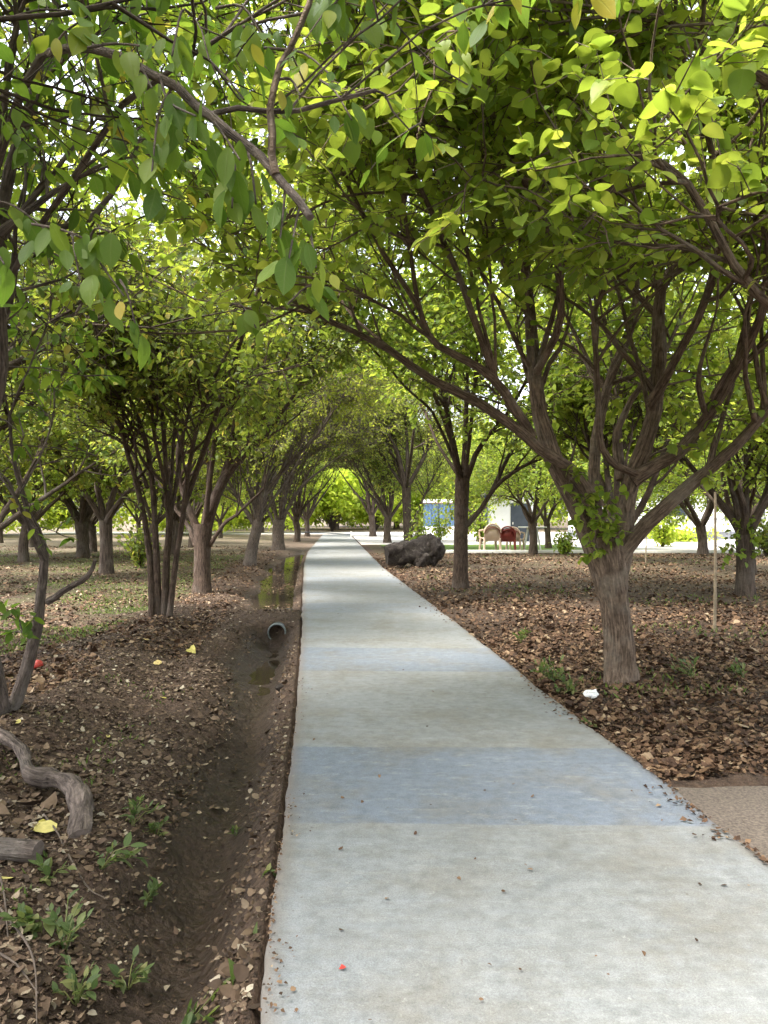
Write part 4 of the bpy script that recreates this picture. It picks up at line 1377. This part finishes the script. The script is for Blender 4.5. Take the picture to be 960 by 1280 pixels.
# ---------------------------------------------------------------- plastic chairs and table
def chair(label, x, y, rz, mat, stripe, s=1.0):
    z = .012
    t = thing('armchair', label, 'chair', (x, y, z), 'plastic chairs by the lawn', rz)
    t.scale = (s, s, s)
    a = Acc()
    box(a, (-.26, -.24, .42), (.26, .26, .46))
    bevel(a.build('seat', mat, t), .015)
    for sx in (-1, 1):
        for sy in (-1, 1):
            a = Acc()
            x0 = sx * .25
            tubes(a, np.array([[(x0 * 1.12, sy * .27, 0), (x0 * 1.04, sy * .25, .25), (x0, sy * .23, .45)]]), np.array([[.035, .04, .045]]), 8, cap=True)
            a.build('leg', mat, t)
        a = Acc()
        tubes(a, smooth_line([(sx * .27, .26, .44), (sx * .30, .25, .66), (sx * .30, 0, .69), (sx * .29, -.24, .72)], 12)[None], np.full((1, 12), .03), 8, cap=True)
        a.build('armrest', mat, t)
    # arched back of curved bands; the chair's back is at -y
    def arch(w, h0, h1, y0, rad, m, name):
        a = Acc()
        u = np.linspace(0, math.pi, 15)
        pts = np.stack([-np.cos(u) * w, y0 - np.sin(u) * .03, h0 + np.sin(u) * (h1 - h0)], -1)
        tubes(a, pts[None], np.full((1, 15), rad), 8, cap=True)
        a.build(name, m, t)
    arch(.27, .62, .90, -.27, .03, mat, 'back_frame')
    arch(.25, .60, .80, -.285, .018, stripe, 'back_band')
    a = Acc()
    u = np.linspace(-1, 1, 13)
    top = .60 + np.sqrt(np.maximum(1 - u ** 2, 0)) * .255
    v = []
    for uu_, tt_ in zip(u, top):
        for yy_ in (-.275, -.245):
            v += [(uu_ * .262, yy_ + .02 * uu_ ** 2, .36), (uu_ * .262, yy_ + .02 * uu_ ** 2, tt_)]
    f = []
    for i in range(12):
        p_ = i * 4
        f += [(p_, p_ + 4, p_ + 5, p_ + 1), (p_ + 2, p_ + 3, p_ + 7, p_ + 6), (p_ + 1, p_ + 5, p_ + 7, p_ + 3), (p_, p_ + 2, p_ + 6, p_ + 4)]
    a.add(v, f)
    a.build('back_panel', mat, t)
    return t


chair('cream plastic armchair with arched striped back, left of the maroon chair', 4.42, 32.0, R(8), M_CREAM, M_STRIPE, 1.28)
chair('maroon plastic armchair between two cream chairs', 5.18, 32.2, R(-8), M_RED, M_RED, 1.16)
chair('cream plastic armchair half hidden behind the maroon one', 5.62, 32.9, R(-25), M_CREAM, M_STRIPE, 1.12)
b = np.array([6.45, 33.4, .012])
t = thing('patio_table', 'white plastic table with splayed legs beside the plastic chairs', 'table', b)
a = Acc()
tubes(a, np.array([[(0, 0, .98), (0, 0, .985), (0, 0, 1.02), (0, 0, 1.022)]]), np.array([[.58, .62, .62, .60]]), 28, cap=True)
a.build('tabletop', M_WHITEP, t)
for k in range(4):
    an = k * math.pi / 2 + .6
    a = Acc()
    tubes(a, np.array([[(math.cos(an) * .50, math.sin(an) * .50, 0), (math.cos(an) * .26, math.sin(an) * .26, .98)]]), np.array([[.035, .045]]), 8, cap=True)
    a.build('leg', M_WHITEP, t)

# ---------------------------------------------------------------- buildings beyond the lawn
def bx(name, mat, parent, lo, hi, bw=0.0):
    a = Acc()
    box(a, lo, hi)
    o = a.build(name, mat, parent, smooth=False)
    if bw:
        bevel(o, bw)
    return o


t = thing('white_building', 'long low white building with a grey base along the right background', 'building', (13.2, 49, 0))
bx('wall', M_WALL, t, (0, 0, .52), (30, 6, 3.6))
bx('plinth', M_PLINTH, t, (-.04, -.05, -.1), (30.04, 6.05, .52))
bx('roof', M_ROOF, t, (-.3, -.5, 3.6), (30.3, 6.4, 3.85), .02)
for x in (4.5, 9.5, 14.5, 19.5):
    f = bx('window', M_DARK, t, (x, -.03, 1.5), (x + 1.6, .02, 2.6))
    bx('pane', M_GLASS, f, (x + .08, -.04, 1.58), (x + 1.52, -.031, 2.52))
bx('ledge', M_PLINTH, t, (-.02, -.06, 1.28), (30.02, -.004, 1.34))

t = thing('gatehouse', 'small white gatehouse with a dark door behind the plastic chairs', 'building', (6.15, 45.5, 0))
bx('wall', M_WALL, t, (0, 0, 0), (2.7, 2.4, 2.75))
bx('roof', M_ROOF, t, (-.25, -.3, 2.75), (2.95, 2.7, 2.95), .02)
d = bx('door', M_DARK, t, (1.35, -.04, 0), (2.45, .02, 2.25))
bx('handle', M_WHITEP, d, (1.45, -.09, 1.0), (1.5, -.041, 1.14))
bx('post', M_BLUE, t, (-.22, -.1, 0), (-.02, .1, 2.74))

t = thing('metal_booth', 'blue ribbed metal booth with white base and roof seen between trunks beyond the lawn', 'booth', (2.9, 55, 0))
bx('base', M_WALL, t, (0, 0, 0), (2.4, 2, .75))
bx('wall', M_BLUE, t, (.02, .02, .75), (2.38, 1.98, 2.4))
for k in range(9):
    bx('rib', M_BLUE, t, (.1 + k * .255, -.03, .76), (.2 + k * .255, .019, 2.39))
bx('roof', M_WALL, t, (-.15, -.15, 2.46), (2.55, 2.15, 2.7), .02)
bx('trim', M_PINK, t, (0, -.02, 2.4), (2.4, 2.0, 2.46))

# barrier pole over the end of the path
b = np.array([-5.4, 54.0, 0])
t = thing('barrier', 'thin low barrier pole lying across the far end of the path', 'barrier', b)
a = Acc()
tubes(a, np.array([[(-.6, 0, .38), (.8, 0, .33), (3.05, 0, .20)]]), np.array([[.035, .035, .035]]), 8, cap=True)
a.build('pole', M_DARK, t)
for x, h in ((-.6, .36), (3.1, .42)):
    a = Acc()
    tubes(a, np.array([[(x, 0.02, -.1), (x, 0.02, h)]]), np.array([[.07, .07]]), 10, cap=True)
    a.build('post', M_KERB, t)

# ---------------------------------------------------------------- the drain pipe through the dam
pc = P(346, 791, 11.05)
t = thing('drain_pipe', 'black plastic drain pipe sticking out of the small earth dam', 'pipe', pc)
a = Acc()
u = np.linspace(0, 2 * np.pi, 28, endpoint=False)
prof = [(-.02, .118), (-.02, .135), (1.9, .135)]
V = np.array([[(math.cos(k) * r, y, math.sin(k) * r) for k in u] for (y, r) in [(1.6, .116), (.0, .116), (-.0, .126), (.02, .134), (1.9, .134)]])
i = np.arange(4)[:, None] * 28
k = np.arange(28)[None, :]
a.add(V.reshape(-1, 3), np.stack([i + k, i + (k + 1) % 28, i + 28 + (k + 1) % 28, i + 28 + k], -1).reshape(-1, 4))
o = a.build('pipe_wall', M_PIPE, t)
a = Acc()
V = np.array([[(math.cos(k) * r, y, math.sin(k) * r) for k in u] for (y, r) in [(-.002, .113), (-.012, .117), (-.012, .133), (.03, .1375)]])
i = np.arange(3)[:, None] * 28
k = np.arange(28)[None, :]
a.add(V.reshape(-1, 3), np.stack([i + k, i + (k + 1) % 28, i + 28 + (k + 1) % 28, i + 28 + k], -1).reshape(-1, 4))
a.build('rim', M_PIPE_RIM, t)
a = Acc()
a.add([(-.106, .02, -.045), (.106, .02, -.045), (.106, 1.5, -.045), (-.106, 1.5, -.045)], [(0, 1, 2, 3)])
a.build('pipe_water', M_WATER, t)
t.rotation_euler = (0, 0, R(2))

reseed(110)
# ---------------------------------------------------------------- small things on the ground
b = on_ground(739, 6.45, .035)
a = Acc()
lumpy(a, (0, 0, 0), (.062, .045, .036), rot_z(.3), 71, 24, .55)
o = tag(a.build('paper_scrap', M_PAPER, smooth=False), 'crumpled white paper lying on the leaves in front of the largest trunk', 'litter')
o.location = b
b = on_ground(47, 7.3, .045)
a = Acc()
lumpy(a, (0, 0, 0), (.052, .050, .045), rot_z(.3), 73, 24, .06)
o = tag(a.build('fruit', M_APPLE), 'round red fruit lying on the ground beside the leaning grey stem', 'fruit')
o.location = b
a = Acc()
a.add([(-.012, -.006, 0), (.004, -.012, .006), (.013, .004, .002), (-.003, .012, .008)], [(0, 1, 2, 3)])
o = tag(a.build('petal', M_APPLE), 'tiny red petal lying on the near pale part of the path', 'petal')
o.location = P(428, 1211, 2.54) * (1, 1, 0) + (0, 0, .004)
a = Acc()
lumpy(a, (0, 0, 0), (.16, .07, .05), rot_z(.5), 79, 24, .4)
o = tag(a.build('dark_stone', M_LOG), 'dark stone at the ditch edge against the path, below the pipe', 'stone')
o.location = P(362, 858, 7.6)

# twigs lying about
tw_spots = [((55, 1050), (75, 1075), (88, 1108), 3.5, 'thin curved dry twig arching beside the log stub'),
            ((85, 1095), (110, 1112), (134, 1124), 3.25, 'pale straight twig lying above the mud in the weeds'),
            ((0, 1172), (40, 1215), (46, 1280), 2.75, 'long bent dry twig in the lower left corner'),
            ((0, 1120), (6, 1160), (10, 1200), 2.9, 'thin upright dry stalk at the left edge of the foreground'),
            ((0, 1218), (22, 1226), (48, 1242), 2.6, 'short pale twig crossing the bent one in the lower left corner')]
for (p0, p1, p2, Y, lab) in tw_spots:
    w = []
    for (px, py) in (p0, p1, p2):
        z = -.12
        yy_ = F * (EYE - z) / (py - HZ)
        pt = P(px, py, yy_)
        pt[2] = max(pt[2], float(ground_z(pt[0], pt[1])) + .02)
        w.append(pt)
    a = Acc()
    tubes(a, smooth_line(w, 12)[None], np.linspace(.005, .0022, 12)[None], 7, cap=True, knobble=.08)
    tag(a.build('dry_twig', M_WOOD), lab, 'twig', 'dry twigs on the near bank')


def weed(label, px, py, n, h, leaf, spread=.6):
    b = ray_ground(px, py)
    t = thing('weed', label, 'weed', b, 'weeds on the bank')
    st, c = [], Acc()
    lean = rng.normal(0, h * .35, 2)
    for k in range(n):
        az = rng.uniform(0, 6.28)
        r_ = h * spread * rng.uniform(.2, 1.3)
        e = b + np.array([math.cos(az) * r_ + lean[0], math.sin(az) * r_ + lean[1], h * rng.uniform(.25, 1)])
        m_ = b + (e - b) * .5 + np.array([0, 0, h * .18])
        st.append(np.array([b - (0, 0, .01), m_, e]))
        nn = 5
        tt_ = np.linspace(.3, 1, nn)[:, None]
        lp = b + (m_ - b) * 2 * tt_ * (1 - tt_) + (e - b) * tt_ ** 2
        al = norm((e - b) * .8 / h + rand_dir(nn) * .7 + (0, 0, .1))
        add_leaves(c, lp, al, norm(rand_dir(nn) * .4 + (0, 0, 1)), leaf * rng.uniform(.28, 1.1, nn), LEAF_OVAL)
    st = np.array(st)
    for part in ([st[k:k + 1] for k in range(len(st))] if len(st) < 4 else [st]):
        a = Acc()
        tubes(a, part, np.tile([[.003, .0025, .0015]], (len(part), 1)), 4)
        a.build('stem', M_WEED, t, b)
    c.build('foliage', M_WEED, t, b)


weed('low leafy weed right of the twisted root end', 165, 1030, 9, .14, .055)
weed('small weed with pale leaves right of the root, nearest the wet mud', 195, 1045, 7, .10, .045)
weed('grey green weed standing below the root end', 125, 1085, 6, .15, .07)
weed('small rosette weed beside the log stub end', 60, 1100, 6, .10, .06)
weed('low broad leaved weed at the left in the dead leaves', 45, 1160, 8, .12, .075)
weed('tiny bright weed alone on the dark mud', 180, 1135, 6, .09, .05)
weed('leafy weed beneath the broad leaved one, in the foreground', 80, 1190, 9, .14, .06)
weed('round leaved weed in the foreground mud', 160, 1235, 6, .11, .065)
weed('yellowish weed at the bottom of the frame', 95, 1255, 9, .14, .055)
weed('tall drooping weed growing from the mud near the path', 228, 1285, 5, .26, .11, .9)
weed('pair of small leaves on the bank just beside the path', 296, 1045, 2, .05, .045)
weed('tiny green sprout on the bank beside the path, lower', 325, 1098, 2, .05, .045)
weed('green weed patch at the right edge of the path before the largest trunk', 692, 852, 14, .22, .08)
weed('green weed close to the path edge, left of the paper', 712, 868, 10, .16, .07)
weed('single leaf seedling at the path edge below the paper', 748, 915, 3, .10, .07)
weed('small green weed right of the largest trunk', 868, 850, 9, .20, .07)
weed('green weed at the right of the litter near the thin stake', 930, 850, 8, .18, .07)
weed('low green weed left of the largest trunk', 650, 805, 8, .18, .07)


reseed(109)
# ---------------------------------------------------------------- leaf litter (nobody could count it)
def litter(name, mat, N, x_of, ymin, ymax, pw, size, lift=.012, curl=1.0, kind='stuff', tmpl=LEAF, flat=.5):
    u = rng.uniform(0, 1, N)
    e = 1 - pw
    Y = (ymin ** e + u * (ymax ** e - ymin ** e)) ** (1 / e)
    X = x_of(Y)
    ok = ~np.isnan(X)
    X, Y = X[ok], Y[ok]
    n = len(X)
    z = ground_z(X, Y) + rng.uniform(.0, lift, n)
    az = rng.uniform(0, 6.28, n)
    al = np.stack([np.cos(az), np.sin(az), rng.normal(0, .25, n)], 1)
    up = norm(np.stack([rng.normal(0, flat, n), rng.normal(0, flat, n), np.ones(n)], 1) * np.where(rng.uniform(size=(n, 1)) < .5, -1, 1))
    a = Acc()
    sz = size * np.clip(np.exp(rng.normal(-.15, .45, n)), .25, 2.2) * (1 + Y / 70)
    add_leaves(a, np.stack([X, Y, z], 1) , al, up, sz, tmpl)
    return tag(a.build(name, mat), kind=kind)


def right_x(Y):
    w = np.minimum(3 + Y * .62, 16)
    X = right_edge(Y) + .0 + rng.uniform(0, 1, len(Y)) ** 1.15 * w
    X[(Y < 4.5)] = np.nan
    pad = rng.uniform(size=len(Y)) < (1 - np.clip((vnoise(X * .8, Y * .8, 5) - .12) * 2.2, .25, 1))
    X[pad] = np.nan
    return X


litter('leaf_litter', M_LITTER, 120000, right_x, 4.45, 31, 1.12, .037, .03, flat=.55)


def left_x(Y):
    w = np.minimum(3.2 + Y * .3, 14)
    X = left_edge(Y) - .05 - rng.uniform(0, 1, len(Y)) * w
    s = left_edge(Y) - X
    z = ground_z(X, Y)
    wet = (z < -.24)
    X[wet & (rng.uniform(size=len(Y)) < .93)] = np.nan
    X[(vnoise(X * 1.3, Y * 1.3, 8) < .42) & (rng.uniform(size=len(Y)) < .6)] = np.nan
    return X


litter('leaf_litter', M_LITTER_L, 75000, left_x, 1.9, 34, 1.25, .026, .015, flat=.45)


def left_bits(Y):
    X = left_edge(Y) - .02 - rng.uniform(0, 1, len(Y)) ** .8 * 2.6
    z = ground_z(X, Y)
    X[(z < -.28) & (rng.uniform(size=len(Y)) < .8)] = np.nan
    return X


def far_left(Y):
    X = left_edge(Y) - 1.2 - rng.uniform(0, 1, len(Y)) * np.minimum(1 + Y * .5, 16)
    z = ground_z(X, Y)
    X[(z < -.2)] = np.nan
    X[(vnoise(X * .9, Y * .9, 28) < .3)] = np.nan
    return X


litter('leaf_litter', M_LITTER, 56000, far_left, 6, 40, 1.05, .042, .02, flat=.5, tmpl=LEAF_FAR)
a = Acc()                      # leaves afloat on the pond
n = 1800
Y_ = 12.9 + rng.uniform(0, 1, n) ** 1.3 * 16
X_ = left_edge(Y_) - rng.uniform(.1, 1.9, n)
ok = vnoise(X_ * 1.6, Y_ * 1.1, 44) > .5
X_, Y_ = X_[ok], Y_[ok]
az = rng.uniform(0, 6.28, len(X_))
add_leaves(a, np.stack([X_, Y_, -.212 + 0 * X_], 1), np.stack([np.cos(az), np.sin(az), 0 * az], 1), norm(rng.normal(0, .15, (len(X_), 3)) + (0, 0, 1)), .06 * rng.uniform(.5, 1.3, len(X_)), LEAF_FAR)
tag(a.build('floating_leaves', M_LITTER), kind='stuff')
litter('soil_crumbs', M_LITTER_L, 26000, left_bits, 1.9, 13, 1.1, .018, .008, flat=.6, tmpl=LEAF_FAR)


def near_left(Y):
    return left_edge(Y) - .9 - rng.uniform(0, 1, len(Y)) * 2.4


litter('fallen_yellow_leaves', M_YELLOW, 46, near_left, 2.2, 10, 1.05, .075, .02, flat=.35)
litter('dead_leaves', M_LITTER_L, 170, lambda Y: left_edge(Y) - 1.15 - rng.uniform(0, 1, len(Y)) * .9, 2.3, 4.0, 1.05, .065, .03, flat=.4)


def path_specks(Y):
    return left_edge(Y) + rng.uniform(.02, .98, len(Y)) * (right_edge(Y) - left_edge(Y))


n = 1500
Y = (2.3 ** -.5 + rng.uniform(0, 1, n) * (24 ** -.5 - 2.3 ** -.5)) ** (1 / -.5)
side = rng.uniform(size=n) < .35
off = np.abs(rng.normal(0, .085, n)) * (vnoise(Y * 1.3, 0 * Y, 61) > .4) + .004
X = np.where(side, left_edge(Y) + off * .5, right_edge(Y) - off)
az = rng.uniform(0, 6.28, n)
a = Acc()
add_leaves(a, np.stack([X, Y, 0 * X + .012], 1), np.stack([np.cos(az), np.sin(az), rng.normal(0, .15, n)], 1), norm(rng.normal(0, .35, (n, 3)) + (0, 0, 1)), rng.uniform(.008, .04, n) * np.where(side, .5, 1), LEAF_FAR)
tag(a.build('path_edge_litter', M_LITTER), kind='stuff')
n = 70
Y = (2.2 ** -.6 + rng.uniform(0, 1, n) * (22 ** -.6 - 2.2 ** -.6)) ** (1 / -.6)
X = path_specks(Y)
a = Acc()
az = rng.uniform(0, 6.28, n)
add_leaves(a, np.stack([X, Y, 0 * X + .009], 1), np.stack([np.cos(az), np.sin(az), 0 * az], 1), norm(np.stack([rng.normal(0, .3, n), rng.normal(0, .3, n), 1 + 0 * az], 1)), .016 * rng.uniform(.5, 1.6, n), LEAF)
tag(a.build('path_debris', M_LITTER), kind='stuff')


def grass_patch(name, N, x_of, ymin, ymax, h, pw=1.1):
    u = rng.uniform(0, 1, N)
    e = 1 - pw
    Y = (ymin ** e + u * (ymax ** e - ymin ** e)) ** (1 / e)
    X = x_of(Y)
    ok = ~np.isnan(X)
    X, Y = X[ok], Y[ok]
    n = len(X)
    p = np.stack([X, Y, ground_z(X, Y) - .005], 1)
    az = rng.uniform(0, 6.28, n)
    al = norm(np.stack([np.cos(az) * .6, np.sin(az) * .6, rng.uniform(.3, 1.1, n)], 1))
    a = Acc()
    add_leaves(a, p, al, norm(rand_dir(n)), h * rng.uniform(.4, 1.3, n), (LEAF_FAR[0] * (1, .35, 1), [], LEAF_FAR[2]))
    return tag(a.build(name, M_GRASS), kind='stuff')


def moss_x(Y):
    X = left_edge(Y) - 2.4 - rng.uniform(0, 1, len(Y)) * np.minimum(2 + Y * .45, 12)
    X[vnoise(X * .7, Y * .7, 12) < .48] = np.nan
    return X


grass_patch('grass', 46000, moss_x, 8, 34, .055)


def bank_grass(Y):
    X = left_edge(Y) - 1.0 - rng.uniform(0, 1, len(Y)) * 1.5
    X[vnoise(X * 2.2, Y * 2.2, 91) < .62] = np.nan
    return X


grass_patch('grass', 1500, bank_grass, 2.2, 7, .045)


def rgrass(Y):
    X = right_edge(Y) + .4 + rng.uniform(0, 1, len(Y)) * np.minimum(2 + Y * .5, 12)
    X[vnoise(X * .9, Y * .9, 17) < .66] = np.nan
    return X


grass_patch('grass', 9000, rgrass, 5, 31, .07)

# ---------------------------------------------------------------- camera, light, sky
cam = bpy.data.cameras.new('camera')
co = bpy.data.objects.new('camera', cam)
COL.objects.link(co)
co.location = (0, 0, EYE)
co.rotation_euler = (R(90), 0, 0)
cam.sensor_fit = 'VERTICAL'
cam.sensor_height = 24
cam.lens = 24 * F / 1280
cam.shift_y = 5 / 1280
cam.clip_end = 3000
cam.clip_start = .05
sc = bpy.context.scene
sc.camera = co

SUN_EL, SUN_AZ = R(60), R(245)      # azimuth clockwise from +Y (ahead of the camera)
w = bpy.data.worlds.new('World')
sc.world = w
w.use_nodes = True
nt = w.node_tree
bg = nt.nodes['Background']
sky = nt.nodes.new('ShaderNodeTexSky')
sky.sky_type = 'NISHITA'
sky.sun_disc = False
sky.sun_elevation = SUN_EL
sky.sun_rotation = SUN_AZ
sky.air_density = 1.0
sky.dust_density = 3.0
sky.ozone_density = 1.0
hs = nt.nodes.new('ShaderNodeHueSaturation')      # a thin bright overcast: less blue
hs.inputs['Saturation'].default_value = .35
nt.links.new(sky.outputs[0], hs.inputs['Color'])
nt.links.new(hs.outputs[0], bg.inputs[0])
bg.inputs[1].default_value = .15
sun = bpy.data.lights.new('sun', 'SUN')
sun.energy = 1.5
sun.angle = R(20)
sun.color = (1, .95, .86)
so = bpy.data.objects.new('sun', sun)
COL.objects.link(so)
so.rotation_euler = (math.pi / 2 - SUN_EL, 0, math.pi - SUN_AZ)

vs = sc.view_settings
vs.view_transform = 'Standard'
vs.look = 'None'
vs.gamma = 1
vs.use_curve_mapping = False
vs.exposure = 2.65
sc.render.engine = 'CYCLES'
cy = sc.cycles
cy.max_bounces = 8
cy.diffuse_bounces = 4
cy.glossy_bounces = 3
cy.transmission_bounces = 6
cy.transparent_max_bounces = 4
cy.use_denoising = True
cy.caustics_reflective = False
cy.caustics_refractive = False
